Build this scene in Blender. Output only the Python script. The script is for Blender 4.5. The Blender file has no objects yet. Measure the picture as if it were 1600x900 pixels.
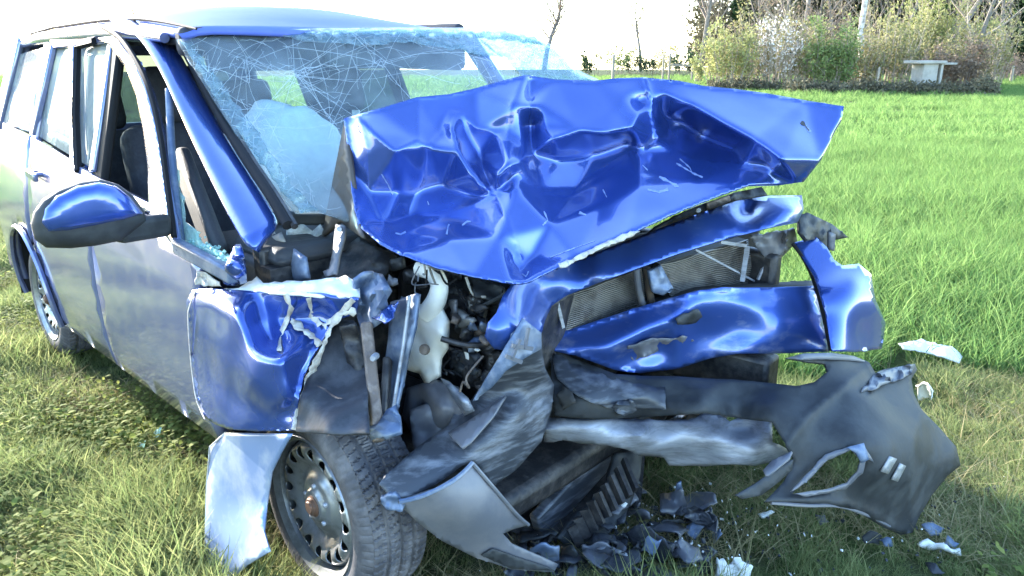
import bpy, bmesh, math, random
import numpy as np
from mathutils import Vector, Matrix, noise
from mathutils.geometry import delaunay_2d_cdt

random.seed(7); RNG = np.random.default_rng(7)
S = bpy.context.scene
COL = S.collection
rad = math.radians

# ------------------------------------------------------------------ camera, sky, sun, exposure
FPX, HORIZON, CAM_H = 1250.0, 75.0, 1.53
PITCH = math.atan((450 - HORIZON) / FPX)
cam_data = bpy.data.cameras.new('camera')
cam_data.sensor_width = 36.0
cam_data.lens = 36.0 * FPX / 1600.0
cam_data.clip_start = 0.05
cam_data.clip_end = 3000
cam = bpy.data.objects.new('camera', cam_data); COL.objects.link(cam)
cam.location = (0, 0, CAM_H)
cam.rotation_euler = (math.pi / 2 - PITCH, 0, 0)
S.camera = cam

SUN_AZ, SUN_EL = 49.0, 16.0          # degrees left of the view, degrees up
W = bpy.data.worlds.new('World'); S.world = W; W.use_nodes = True
wn = W.node_tree.nodes; bgn = wn['Background']
sky = wn.new('ShaderNodeTexSky'); sky.sky_type = 'NISHITA'; sky.sun_disc = False
sky.sun_elevation = rad(SUN_EL); sky.sun_rotation = rad(-SUN_AZ)
sky.air_density = 1.0; sky.dust_density = .4; sky.ozone_density = 2.5
tcw = wn.new('ShaderNodeTexCoord'); sxyz = wn.new('ShaderNodeSeparateXYZ'); cxyz = wn.new('ShaderNodeCombineXYZ'); mxz = wn.new('ShaderNodeMath'); mxz.operation = 'MAXIMUM'; mxz.inputs[1].default_value = .012
wl = W.node_tree.links; wl.new(tcw.outputs['Generated'], sxyz.inputs[0]); wl.new(sxyz.outputs[0], cxyz.inputs[0]); wl.new(sxyz.outputs[1], cxyz.inputs[1]); wl.new(sxyz.outputs[2], mxz.inputs[0]); wl.new(mxz.outputs[0], cxyz.inputs[2]); wl.new(cxyz.outputs[0], sky.inputs[0])
wl.new(sky.outputs[0], bgn.inputs[0]); bgn.inputs[1].default_value = 0.15
sl = bpy.data.lights.new('sun', 'SUN'); sl.energy = 2.9; sl.angle = rad(0.53); sl.color = (1, 0.94, 0.84)
so = bpy.data.objects.new('sun', sl); COL.objects.link(so); so.location = (-20, 12, 12)
sd = Vector((-math.sin(rad(SUN_AZ)) * math.cos(rad(SUN_EL)), math.cos(rad(SUN_AZ)) * math.cos(rad(SUN_EL)), math.sin(rad(SUN_EL))))
so.rotation_euler = sd.to_track_quat('Z', 'Y').to_euler()
S.view_settings.view_transform = 'Standard'; S.view_settings.look = 'None'
S.view_settings.exposure = 3.2; S.view_settings.gamma = 1.0; S.view_settings.use_curve_mapping = False
S.render.engine = 'CYCLES'
S.cycles.max_bounces = 10; S.cycles.transparent_max_bounces = 24; S.cycles.transmission_bounces = 8
S.cycles.use_denoising = True
S.cycles.caustics_reflective = False; S.cycles.caustics_refractive = False

# ------------------------------------------------------------------ the car's frame: x forward, y to its left, z up
YAW = rad(43.5)
AX = np.array([math.sin(YAW), -math.cos(YAW), 0.0])
RX = np.array([-math.cos(YAW), -math.sin(YAW), 0.0])        # the car's right side
O = np.array([0.01685, 2.51754, 0.0])
CAMP = np.array([0.0, 0.0, CAM_H])
FW = np.array([0, math.cos(PITCH), -math.sin(PITCH)]); UPV = np.array([0, math.sin(PITCH), math.cos(PITCH)]); RT = np.array([1.0, 0, 0])
def loc(P):
    d = P - O
    return np.array([d @ AX, -(d @ RX), d[2]])
CAML = loc(CAMP)
def rays(px, py):
    px = np.atleast_1d(np.asarray(px, float)); py = np.atleast_1d(np.asarray(py, float))
    d = FW[None] + RT[None] * ((px - 800) / FPX)[:, None] - UPV[None] * ((py - 450) / FPX)[:, None]
    return np.stack([d @ AX, -(d @ RX), d[:, 2]], 1)
def qn(px, py, mode, val):
    """photo point -> point of the car's frame on the given plane: a (forward), r (right), z (height), t (inclined side glass plane), d (distance)"""
    D = rays(px, py); val = np.atleast_1d(np.asarray(val, float))
    if mode == 'a': t = (val - CAML[0]) / D[:, 0]
    elif mode == 'r': t = (-val - CAML[1]) / D[:, 1]
    elif mode == 'z': t = (val - CAML[2]) / D[:, 2]
    elif mode == 't':
        n = np.array([0, -1, .33]); t = ((.80 + .33 + val) - CAML @ n) / (D @ n)
    else: t = val + 0 * D[:, 0]
    return CAML[None] + D * t[:, None]
def q(px, py, mode, val): return Vector(qn(px, py, mode, val)[0])
def world_at(px, dist, z=0.0):
    """point of the world in the direction of a photo column, at a distance along the view"""
    return Vector(((px - 800) / FPX * dist / math.cos(PITCH) * 1.0, dist, z))

# ------------------------------------------------------------------ materials
MATS = {}
def mat(name, color, rough=.5, metal=0.0, coat=0.0, coat_rough=.05, var=None, var_scale=8, var_amt=.5, bump=0, bump_scale=20, spec=.5,
        stretch=None, rough_var=0, var_lo=.45, var_hi=.62, trans=0, detail=6):
    m = bpy.data.materials.new(name); m.use_nodes = True
    nt = m.node_tree; N = nt.nodes; L = nt.links; b = N['Principled BSDF']
    b.inputs['Base Color'].default_value = (*color, 1); b.inputs['Roughness'].default_value = rough
    b.inputs['Metallic'].default_value = metal; b.inputs['Coat Weight'].default_value = coat
    b.inputs['Coat Roughness'].default_value = coat_rough; b.inputs['Specular IOR Level'].default_value = spec
    if trans: b.inputs['Transmission Weight'].default_value = trans
    if var is not None or bump or rough_var:
        tc = N.new('ShaderNodeTexCoord'); mp = N.new('ShaderNodeMapping'); L.new(tc.outputs['Object'], mp.inputs[0])
        if stretch: mp.inputs['Scale'].default_value = stretch
        if len(name) and stretch is not None: mp.inputs['Rotation'].default_value = (.3, .5, .2)
    if var is not None:
        n = N.new('ShaderNodeTexNoise'); n.inputs['Scale'].default_value = var_scale; n.inputs['Detail'].default_value = detail
        n.inputs['Roughness'].default_value = .65
        L.new(mp.outputs[0], n.inputs['Vector'])
        r = N.new('ShaderNodeMapRange'); r.inputs[1].default_value = var_lo; r.inputs[2].default_value = var_hi; r.inputs[4].default_value = var_amt
        L.new(n.outputs[0], r.inputs[0])
        mx = N.new('ShaderNodeMix'); mx.data_type = 'RGBA'
        mx.inputs[6].default_value = (*color, 1); mx.inputs[7].default_value = (*var, 1)
        L.new(r.outputs[0], mx.inputs[0]); L.new(mx.outputs[2], b.inputs['Base Color'])
        if rough_var:
            rr = N.new('ShaderNodeMapRange'); rr.inputs[3].default_value = rough; rr.inputs[4].default_value = min(1, rough + rough_var)
            L.new(r.outputs[0], rr.inputs[0]); L.new(rr.outputs[0], b.inputs['Roughness'])
    if bump:
        n2 = N.new('ShaderNodeTexNoise'); n2.inputs['Scale'].default_value = bump_scale; n2.inputs['Detail'].default_value = 4
        L.new(mp.outputs[0], n2.inputs['Vector'])
        bp = N.new('ShaderNodeBump'); bp.inputs['Strength'].default_value = bump; bp.inputs['Distance'].default_value = .02
        L.new(n2.outputs[0], bp.inputs['Height']); L.new(bp.outputs[0], b.inputs['Normal'])
    MATS[name] = m
    return m

PAINT = mat('blue_metallic_paint', (.032, .078, .32), .24, .60, 1.0, .03, var=(.10, .16, .60), var_scale=5, var_amt=.30, var_lo=.5, var_hi=.75, bump=.03, bump_scale=14, detail=9)
PAINT_SCUFF = mat('scuffed_blue_paint', (.040, .092, .35), .34, .60, .7, .10, var=(.33, .37, .52), var_scale=7, var_amt=.55, var_lo=.55, var_hi=.72, bump=.05, bump_scale=18, stretch=(1, 1, 2.2), detail=10)
PAINT_DIRTY = mat('dusty_blue_paint', (.15, .175, .33), .20, .50, .9, .06, var=(.33, .33, .33), var_scale=16, var_amt=.40, var_lo=.45, var_hi=.72, bump=.02, bump_scale=7, detail=14, rough_var=.15)
SCRAPE = mat('scraped_bare_paint', (.22, .27, .42), .5, var=(.08, .14, .38), var_scale=120, var_amt=.95)
PALE_METAL = mat('dusty_pale_metal', (.20, .205, .21), .5, .3, var=(.30, .27, .23), var_scale=14, var_amt=.7, bump=.1, bump_scale=30)
ROOF_PAINT = mat('dust_filmed_blue_paint', (.085, .13, .46), .6, 0, 0, .3, var=(.15, .19, .44), var_scale=4, var_amt=.3, spec=.15)  # same blue paint, gloss dropped and colour paled to tame sky glare
PRIMER = mat('torn_primer', (.50, .47, .42), .7, var=(.22, .17, .14), var_scale=30, var_amt=.7)
PALE_SHEET = mat('pale_bare_sheet', (.15, .215, .37), .38, .25, .3, .1, var=(.42, .44, .48), var_scale=5, var_amt=.6, bump=.05, bump_scale=6)
PLASTIC = mat('black_plastic', (.022, .024, .027), .55, var=(.055, .06, .064), var_scale=9, var_amt=.6, bump=.04, bump_scale=60, rough_var=.2, spec=.35)
PLASTIC_SCUFF = mat('scuffed_dark_plastic', (.036, .040, .050), .42, var=(.21, .22, .25), var_scale=5, var_amt=.75, var_lo=.47, var_hi=.70, bump=.05, bump_scale=12, stretch=(2, 2, 11), detail=12, rough_var=.25)
GREY_PLASTIC = mat('grey_plastic', (.105, .11, .13), .42, var=(.19, .18, .185), var_scale=5, var_amt=.6, bump=.03, bump_scale=25, detail=9)
BLUEGREY = mat('blue_grey_steel', (.095, .135, .22), .48, .30, var=(.24, .27, .33), var_scale=14, var_amt=.7, bump=.08, bump_scale=30, detail=10)
SILVER = mat('dented_aluminium', (.33, .345, .39), .5, .45, var=(.12, .115, .12), var_scale=6, var_amt=.55, bump=.07, bump_scale=10, detail=12, rough_var=.25, stretch=(2, 2, 9))
DARK = mat('dark_greasy_metal', (.022, .022, .025), .5, .3, var=(.10, .09, .085), var_scale=16, var_amt=.6, bump=.25, bump_scale=35)
BROWN = mat('brown_underside_lining', (.06, .048, .04), .45, .2, var=(.16, .12, .09), var_scale=5, var_amt=.6, bump=.06, bump_scale=8)
RUSTY = mat('rusty_steel', (.13, .10, .085), .65, .3, var=(.26, .21, .18), var_scale=25, var_amt=.7, bump=.3, bump_scale=50)
RUST_HUB = mat('rusty_hub', (.13, .065, .04), .6, .3, var=(.05, .04, .035), var_scale=40, var_amt=.6)
CREAM = mat('cream_plastic', (.84, .82, .76), .5, var=(.62, .58, .50), var_scale=9, var_amt=.5, bump=.25, bump_scale=9)
WHITE_BIT = mat('white_plastic', (.80, .79, .76), .5, var=(.6, .6, .6), var_scale=12, var_amt=.5)
STEEL_RIM = mat('grey_steel_rim', (.27, .28, .295), .36, .7, var=(.08, .075, .07), var_scale=14, var_amt=.55, bump=.03, bump_scale=40, rough_var=.2)
RUBBER = mat('tyre_rubber', (.050, .048, .055), .62, var=(.15, .14, .145), var_scale=12, var_amt=.65, bump=.12, bump_scale=70, detail=10)
GASKET = mat('black_rubber_trim', (.012, .012, .014), .7, spec=.15)
SEAT = mat('dark_seat_cloth', (.022, .024, .034), .85, var=(.045, .05, .065), var_scale=30, bump=.2, bump_scale=200)
DASH = mat('dark_dashboard', (.03, .031, .035), .6, bump=.1, bump_scale=100)
AIRBAG = mat('white_airbag_cloth', (.86, .85, .83), .8, var=(.6, .62, .63), var_scale=6, bump=.3, bump_scale=8)
RADIATOR = mat('radiator_alloy', (.22, .21, .20), .45, .6, var=(.07, .06, .055), var_scale=14, var_amt=.8)
RADBACK = mat('radiator_dark', (.025, .024, .023), .7)
SHARD = mat('dark_blue_grey_plastic', (.028, .030, .037), .58, var=(.075, .078, .09), var_scale=12, var_amt=.7, bump=.1, bump_scale=20, spec=.3)
STICK = mat('silver_reflector', (.26, .26, .265), .45, .2, var=(.33, .33, .35), var_scale=60)
WOODPOST = mat('weathered_wood', (.32, .27, .21), .85, var=(.2, .17, .14), var_scale=20, bump=.3, bump_scale=30)
CONCRETE = mat('pale_concrete', (.34, .32, .28), .9, var=(.20, .19, .16), var_scale=3, bump=.2, bump_scale=12)

def glass_mat(name, tint, haze, gloss=.12, scale=6, hazecol=(.62, .80, .86), tlc=.5):
    m = bpy.data.materials.new(name); m.use_nodes = True
    nt = m.node_tree; N = nt.nodes; L = nt.links
    for n in list(N):
        if n.type != 'OUTPUT_MATERIAL': N.remove(n)
    out = [n for n in N if n.type == 'OUTPUT_MATERIAL'][0]
    tr = N.new('ShaderNodeBsdfTransparent'); tr.inputs[0].default_value = (*tint, 1)
    df = N.new('ShaderNodeBsdfDiffuse'); df.inputs[0].default_value = (*hazecol, 1)
    tl = N.new('ShaderNodeBsdfTranslucent'); tl.inputs[0].default_value = (*hazecol, 1)
    m1 = N.new('ShaderNodeMixShader'); m1.inputs[0].default_value = tlc; L.new(df.outputs[0], m1.inputs[1]); L.new(tl.outputs[0], m1.inputs[2])
    tc = N.new('ShaderNodeTexCoord'); no = N.new('ShaderNodeTexNoise'); no.inputs['Scale'].default_value = scale; no.inputs['Detail'].default_value = 10
    no.inputs['Roughness'].default_value = .7
    L.new(tc.outputs['Object'], no.inputs['Vector'])
    mr = N.new('ShaderNodeMapRange'); mr.inputs[1].default_value = .35; mr.inputs[2].default_value = .75
    mr.inputs[3].default_value = haze[0]; mr.inputs[4].default_value = haze[1]; L.new(no.outputs[0], mr.inputs[0])
    m2 = N.new('ShaderNodeMixShader'); L.new(mr.outputs[0], m2.inputs[0]); L.new(tr.outputs[0], m2.inputs[1]); L.new(m1.outputs[0], m2.inputs[2])
    gl = N.new('ShaderNodeBsdfGlossy'); gl.inputs['Roughness'].default_value = .05
    lw = N.new('ShaderNodeLayerWeight'); pw = N.new('ShaderNodeMath'); pw.operation = 'POWER'; pw.inputs[1].default_value = 5; L.new(lw.outputs['Facing'], pw.inputs[0]); lw.inputs[0].default_value = .5
    fr = N.new('ShaderNodeMath'); fr.operation = 'MULTIPLY_ADD'; fr.inputs[1].default_value = .45; fr.inputs[2].default_value = .03; L.new(pw.outputs[0], fr.inputs[0])
    m3 = N.new('ShaderNodeMixShader'); L.new(fr.outputs[0], m3.inputs[0]); L.new(m2.outputs[0], m3.inputs[1]); L.new(gl.outputs[0], m3.inputs[2])
    L.new(m3.outputs[0], out.inputs[0])
    MATS[name] = m; return m
WINDSCREEN = glass_mat('cracked_laminated_glass', (.78, .87, .90), (.06, .25), scale=7, hazecol=(.64, .71, .74))
SIDEGLASS = glass_mat('glare_hazed_side_glass', (.85, .93, .92), (.30, .55), scale=3, hazecol=(.8, .82, .8))  # pale haze put into the glass for sun and sky glare
FARGLASS = glass_mat('sky_dimming_glass', (.22, .27, .28), (.02, .08), scale=3)  # dark tint added to dim the bright sky seen through the cabin
CRACK = glass_mat('crack_white', (.92, .97, 1), (.30, .70), scale=24, hazecol=(.84, .90, .92))
SHATTER = glass_mat('shattered_glass', (.64, .79, .84), (.10, .60), scale=26, hazecol=(.50, .60, .64))
CRUMB = glass_mat('glass_crumbs', (.75, .95, .92), (.35, .8), scale=60, hazecol=(.65, .88, .85))

def leaf_mat(name, c1, c2, trans=.45, rough=.75, attr=True):
    m = bpy.data.materials.new(name); m.use_nodes = True
    nt = m.node_tree; N = nt.nodes; L = nt.links
    for n in list(N):
        if n.type != 'OUTPUT_MATERIAL': N.remove(n)
    out = [n for n in N if n.type == 'OUTPUT_MATERIAL'][0]
    at = N.new('ShaderNodeAttribute'); at.attribute_name = 'tint'
    mx = N.new('ShaderNodeMix'); mx.data_type = 'RGBA'; mx.inputs[6].default_value = (*c1, 1); mx.inputs[7].default_value = (*c2, 1)
    L.new(at.outputs['Fac'], mx.inputs[0])
    df = N.new('ShaderNodeBsdfPrincipled'); df.inputs['Roughness'].default_value = rough; df.inputs['Specular IOR Level'].default_value = .10
    tl = N.new('ShaderNodeBsdfTranslucent')
    L.new(mx.outputs[2], df.inputs['Base Color']); L.new(mx.outputs[2], tl.inputs[0])
    ms = N.new('ShaderNodeMixShader'); ms.inputs[0].default_value = trans
    L.new(df.outputs[0], ms.inputs[1]); L.new(tl.outputs[0], ms.inputs[2]); L.new(ms.outputs[0], out.inputs[0])
    MATS[name] = m; return m

# ------------------------------------------------------------------ object helpers
def tag(o, label=None, cat=None, group=None, kind=None):
    if label: o['label'] = label
    if cat: o['category'] = cat
    if group: o['group'] = group
    if kind: o['kind'] = kind
    return o
def empty(name, location=(0, 0, 0), rz=0.0, parent=None):
    o = bpy.data.objects.new(name, None); COL.objects.link(o); o.location = location; o.rotation_euler = (0, 0, rz)
    o.empty_display_size = .1
    if parent: o.parent = parent
    return o
def link_mesh(name, me, parent=None, mats=(), smooth=True):
    o = bpy.data.objects.new(name, me); COL.objects.link(o)
    for m in mats: me.materials.append(m)
    if smooth and len(me.polygons): me.polygons.foreach_set('use_smooth', [True] * len(me.polygons))
    if parent: o.parent = parent
    return o
def mesh_from(name, verts, faces, parent=None, mats=(), smooth=True):
    me = bpy.data.meshes.new(name); me.from_pydata([tuple(v) for v in verts], [], [tuple(int(i) for i in f) for f in faces]); me.update()
    return link_mesh(name, me, parent, mats, smooth)
def bm_obj(name, bm, parent=None, mats=(), smooth=False):
    me = bpy.data.meshes.new(name); bm.normal_update(); bm.to_mesh(me); bm.free()
    return link_mesh(name, me, parent, mats, smooth)
def solid(o, t, offset=-1, rim=None):
    m = o.modifiers.new('thickness', 'SOLIDIFY'); m.thickness = t; m.offset = offset
    if rim is not None: m.material_offset_rim = rim
    return o
def sharp(o, ang=40):
    o.data.shade_smooth() if hasattr(o.data, 'shade_smooth') else None
    o.data.set_sharp_from_angle(angle=rad(ang)) if hasattr(o.data, 'set_sharp_from_angle') else None
    return o
def bevel(o, w=.004, seg=2):
    m = o.modifiers.new('bevel', 'BEVEL'); m.width = w; m.segments = seg; m.limit_method = 'ANGLE'; m.angle_limit = rad(35); return o

def pip(P, poly):
    x, y = P[:, 0], P[:, 1]; poly = np.asarray(poly, float); inside = np.zeros(len(P), bool); n = len(poly); j = n - 1
    for i in range(n):
        xi, yi = poly[i]; xj, yj = poly[j]
        c = ((yi > y) != (yj > y))
        with np.errstate(divide='ignore', invalid='ignore'):
            inside ^= c & (x < (xj - xi) * (y - yi) / (yj - yi + 1e-12) + xi)
        j = i
    return inside
def resample(poly, step, closed=True):
    out = []; n = len(poly)
    for i in range(n if closed else n - 1):
        a = np.asarray(poly[i], float); b = np.asarray(poly[(i + 1) % n], float)
        k = max(1, int(round(np.linalg.norm(b - a) / step)))
        for t in range(k): out.append(a + (b - a) * t / k)
    if not closed: out.append(np.asarray(poly[-1], float))
    return np.array(out)
def ragged(poly, amp, seed=0, step=None):
    """a torn outline: resampled and pushed about a little"""
    P = resample(poly, step or amp * 3); r = np.random.default_rng(seed)
    return P + r.normal(0, amp, P.shape)
def fill2d(outline, holes, step):
    B = resample(outline, step); loops = [B] + [resample(h, step) for h in holes]
    lo = B.min(0); hi = B.max(0)
    gx = np.arange(lo[0] - step, hi[0] + step, step); gy = np.arange(lo[1] - step, hi[1] + step, step * .866)
    G = np.array([(x + (step / 2 if j % 2 else 0), y) for j, y in enumerate(gy) for x in gx])
    m = pip(G, B)
    for h in loops[1:]: m &= ~pip(G, h)
    G = G[m]
    allb = np.concatenate(loops)
    if len(G):
        keep = np.ones(len(G), bool)
        for c in range(0, len(G), 2000):
            d = np.linalg.norm(G[c:c + 2000, None] - allb[None], axis=2).min(1); keep[c:c + 2000] = d > step * .55
        G = G[keep]
    V = np.concatenate([allb, G]) if len(G) else allb
    E = []; o = 0
    for l in loops:
        n = len(l); E += [(o + i, o + (i + 1) % n) for i in range(n)]; o += n
    r = delaunay_2d_cdt([Vector(v) for v in V], E, [], 0, 1e-7)
    V2 = np.array([tuple(v) for v in r[0]]); Fc = [f for f in r[2]]
    C = np.array([V2[list(f)].mean(0) for f in Fc])
    m = pip(C, B)
    for h in loops[1:]: m &= ~pip(C, h)
    F2 = [f for f, k in zip(Fc, m) if k]
    return V2, F2
def tps(ctrl):
    c = np.asarray(ctrl, float); X = c[:, :2] / 100; n = len(c)
    def U(r2): return .5 * r2 * np.log(r2 + 1e-9)
    K = U(((X[:, None] - X[None]) ** 2).sum(2)) + np.eye(n) * 1e-3
    P = np.c_[np.ones(n), X]; A = np.zeros((n + 3, n + 3)); A[:n, :n] = K; A[:n, n:] = P; A[n:, :n] = P.T
    w = np.linalg.solve(A + np.eye(n + 3) * 1e-9, np.r_[c[:, 2], 0, 0, 0])
    def f(Q):
        Q = np.atleast_2d(np.asarray(Q, float))[:, :2] / 100
        return U(((Q[:, None] - X[None]) ** 2).sum(2)) @ w[:n] + np.c_[np.ones(len(Q)), Q] @ w[n:]
    return f
def plin(ctrl, lines=()):
    """piecewise flat facets between control points, folded along the given lines"""
    c = np.asarray(ctrl, float)
    idx = {(round(p[0], 3), round(p[1], 3)): i for i, p in enumerate(c)}
    E = []
    for l in lines:
        for p0, p1 in zip(l[:-1], l[1:]): E.append((idx[(round(p0[0], 3), round(p0[1], 3))], idx[(round(p1[0], 3), round(p1[1], 3))]))
    r = delaunay_2d_cdt([Vector(p[:2]) for p in c], E, [], 0, 1e-6)
    V = np.array([tuple(v) for v in r[0]]); src = r[3]
    val = np.array([c[s[0], 2] if s else np.nan for s in src])
    for i in np.where(np.isnan(val))[0]:
        d = np.linalg.norm(c[:, :2] - V[i], axis=1); k = np.argsort(d)[:2]; val[i] = (c[k, 2] / d[k]).sum() / (1 / d[k]).sum()
    T = np.array([f for f in r[2] if len(f) == 3])
    def f(Q):
        Q = np.atleast_2d(np.asarray(Q, float))[:, :2]; best = np.full(len(Q), -1e9); out = np.zeros(len(Q))
        for t in T:
            a, b, d = V[t]; M = np.array([b - a, d - a]).T
            if abs(np.linalg.det(M)) < 1e-6: continue
            uv = np.linalg.solve(M, (Q - a).T); w = np.stack([1 - uv[0] - uv[1], uv[0], uv[1]], 1)
            mn = np.minimum(w.min(1), 0); k = mn > best + 1e-12
            best[k] = mn[k]; wc = np.clip(w, -.15, 1.15); wc = wc / wc.sum(1, keepdims=True); out[k] = (wc @ val[t])[k]
        return out
    return f
def smooth_vals(v, F2, it):
    E = set()
    for f in F2:
        for i in range(len(f)):
            a, b = f[i], f[(i + 1) % len(f)]; E.add((min(a, b), max(a, b)))
    E = np.array(list(E)); n = len(v); deg = np.bincount(E.ravel(), minlength=n).astype(float); deg[deg == 0] = 1
    for _ in range(it):
        s = np.bincount(E[:, 0], v[E[:, 1]], n) + np.bincount(E[:, 1], v[E[:, 0]], n)
        v = v + .6 * (s / deg - v)
    return v
def crumple(P, amp, scale, seed=0):
    return np.array([noise.noise(Vector(p) * scale + Vector((seed * 7.1, 3.3, 1.7))) for p in P]) * amp
def panel(name, m, outline, mode, ctrl, parent, thick=.004, step=8, holes=(), pl=False, lines=(), smooth=0, crum=(0, 1), seed=0, ofs=0, rim=None,
          minz=.008, extra=(), ang=60, folds=()):
    """a bent sheet: its outline, its depth in the car's frame (control points) and its thickness"""
    f = ctrl if callable(ctrl) else (plin(ctrl, lines) if pl else tps(ctrl))
    V, F2 = fill2d(outline, holes, step)
    v = f(V) + ofs
    if smooth: v = smooth_vals(v, F2, smooth)
    for line, amp, wid in folds:
        d = np.full(len(V), 1e9)
        for p0, p1 in zip(line[:-1], line[1:]):
            p0 = np.array(p0[:2], float); e = np.array(p1[:2], float) - p0; t = np.clip(((V - p0) @ e) / (e @ e), 0, 1); d = np.minimum(d, np.linalg.norm(V - p0 - t[:, None] * e, axis=1))
        v = v + amp * .72 * np.exp(-d / wid)
    P = qn(V[:, 0], V[:, 1], mode, v)
    if crum[0]: P = qn(V[:, 0], V[:, 1], mode, v + crumple(P, crum[0], crum[1], seed))
    P[:, 2] = np.maximum(P[:, 2], minz)
    tri = np.array([f[:3] for f in F2]); nrm = np.cross(P[tri[:, 1]] - P[tri[:, 0]], P[tri[:, 2]] - P[tri[:, 0]])
    s = (nrm * (CAML[None] - P[tri[:, 0]])).sum()
    if s < 0: F2 = [tuple(reversed(f)) for f in F2]
    o = mesh_from(name, P, F2, parent, (m, *extra))
    if thick: solid(o, thick, -1, rim)
    if ang: o.data.set_sharp_from_angle(angle=rad(ang))
    o_f = f
    PANEL_F[o.name] = f
    return o
PANEL_F = {}
def surf(name, m, outline, mapf, parent, thick=.004, step=.05, holes=(), out=None, smooth=True):
    """a sheet cut in its own flat coordinates and bent by mapf"""
    V, F2 = fill2d(outline, holes, step); P = np.array([mapf(x, y) for x, y in V])
    tri = np.array([f[:3] for f in F2]); nrm = np.cross(P[tri[:, 1]] - P[tri[:, 0]], P[tri[:, 2]] - P[tri[:, 0]]).sum(0)
    if out is not None and nrm @ np.array(out) < 0: F2 = [tuple(reversed(f)) for f in F2]
    o = mesh_from(name, P, F2, parent, (m,), smooth)
    if thick: solid(o, thick, -1)
    return o
def tube_data(pts, radii, sides=8, caps=True):
    pts = [Vector(p) for p in pts]; n = len(pts)
    if not hasattr(radii, '__len__'): radii = [radii] * n
    V = []; Fc = []; prev = None
    for i, p in enumerate(pts):
        t = (pts[min(i + 1, n - 1)] - pts[max(i - 1, 0)]); t = t.normalized() if t.length > 1e-9 else Vector((0, 0, 1))
        if prev is None: u = t.orthogonal().normalized()
        else:
            u = prev - t * prev.dot(t); u = u.normalized() if u.length > 1e-6 else t.orthogonal().normalized()
        prev = u; w = t.cross(u)
        for k in range(sides):
            a = 2 * math.pi * k / sides; V.append(p + (u * math.cos(a) + w * math.sin(a)) * radii[i])
    for i in range(n - 1):
        for k in range(sides):
            k2 = (k + 1) % sides; Fc.append((i * sides + k, i * sides + k2, (i + 1) * sides + k2, (i + 1) * sides + k))
    if caps: Fc.append(tuple(range(sides - 1, -1, -1))); Fc.append(tuple((n - 1) * sides + k for k in range(sides)))
    return V, Fc
def catmull(pts, k=6):
    pts = [Vector(p) for p in pts]; out = []
    for i in range(len(pts) - 1):
        p0 = pts[max(i - 1, 0)]; p1 = pts[i]; p2 = pts[i + 1]; p3 = pts[min(i + 2, len(pts) - 1)]
        for j in range(k):
            t = j / k; out.append(.5 * ((2 * p1) + (-p0 + p2) * t + (2 * p0 - 5 * p1 + 4 * p2 - p3) * t * t + (-p0 + 3 * p1 - 3 * p2 + p3) * t ** 3))
    out.append(pts[-1]); return out
def tube(name, m, pts, r, parent, sides=10, curve=True):
    if curve and len(pts) > 2: pts = catmull(pts)
    if hasattr(r, '__len__') and len(r) != len(pts): r = list(np.interp(np.linspace(0, 1, len(pts)), np.linspace(0, 1, len(r)), r))
    V, Fc = tube_data(pts, r, sides); o = mesh_from(name, V, Fc, parent, (m,)); o.data.set_sharp_from_angle(angle=rad(50)); return o
class MB:
    """collects several simple shapes into one mesh"""
    def __init__(s): s.V = []; s.F = []
    def add(s, V, Fc): n = len(s.V); s.V += [Vector(v) for v in V]; s.F += [tuple(i + n for i in f) for f in Fc]
    def tube(s, pts, r, sides=6): s.add(*tube_data(pts, r, sides))
    def box(s, c, sz, M=None):
        c = Vector(c); V = []
        for x in (-.5, .5):
            for y in (-.5, .5):
                for z in (-.5, .5):
                    v = Vector((x * sz[0], y * sz[1], z * sz[2])); V.append(c + (M @ v if M else v))
        s.add(V, [(0, 1, 3, 2), (4, 6, 7, 5), (0, 4, 5, 1), (2, 3, 7, 6), (0, 2, 6, 4), (1, 5, 7, 3)])
    def bar(s, p0, p1, w, h, up=(0, 0, 1)):
        p0 = Vector(p0); p1 = Vector(p1); t = (p1 - p0); L = t.length; t.normalize(); u = Vector(up); u = (u - t * u.dot(t))
        u = u.normalized() if u.length > 1e-5 else t.orthogonal().normalized(); v = u.cross(t)
        M = Matrix((t, v, u)).transposed(); s.box((p0 + p1) / 2, (L, w, h), M)
    def lathe(s, prof, c, axis, n=32):
        axis = Vector(axis).normalized(); u = axis.orthogonal().normalized(); w = axis.cross(u); c = Vector(c); V = []; Fc = []
        for r, d in prof:
            for k in range(n):
                a = 2 * math.pi * k / n; V.append(c + axis * d + (u * math.cos(a) + w * math.sin(a)) * r)
        for i in range(len(prof) - 1):
            for k in range(n):
                k2 = (k + 1) % n; Fc.append((i * n + k, i * n + k2, (i + 1) * n + k2, (i + 1) * n + k))
        s.add(V, Fc)
    def make(s, name, m, parent=None, smooth=True, ang=35):
        o = mesh_from(name, s.V, s.F, parent, (m,), smooth)
        if smooth: o.data.set_sharp_from_angle(angle=rad(ang))
        return o

# ------------------------------------------------------------------ the wrecked car
car = empty('wrecked_car', O, math.atan2(AX[1], AX[0]))
tag(car, 'blue hatchback with its whole front end smashed in, standing on the grass verge', 'car')

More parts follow.
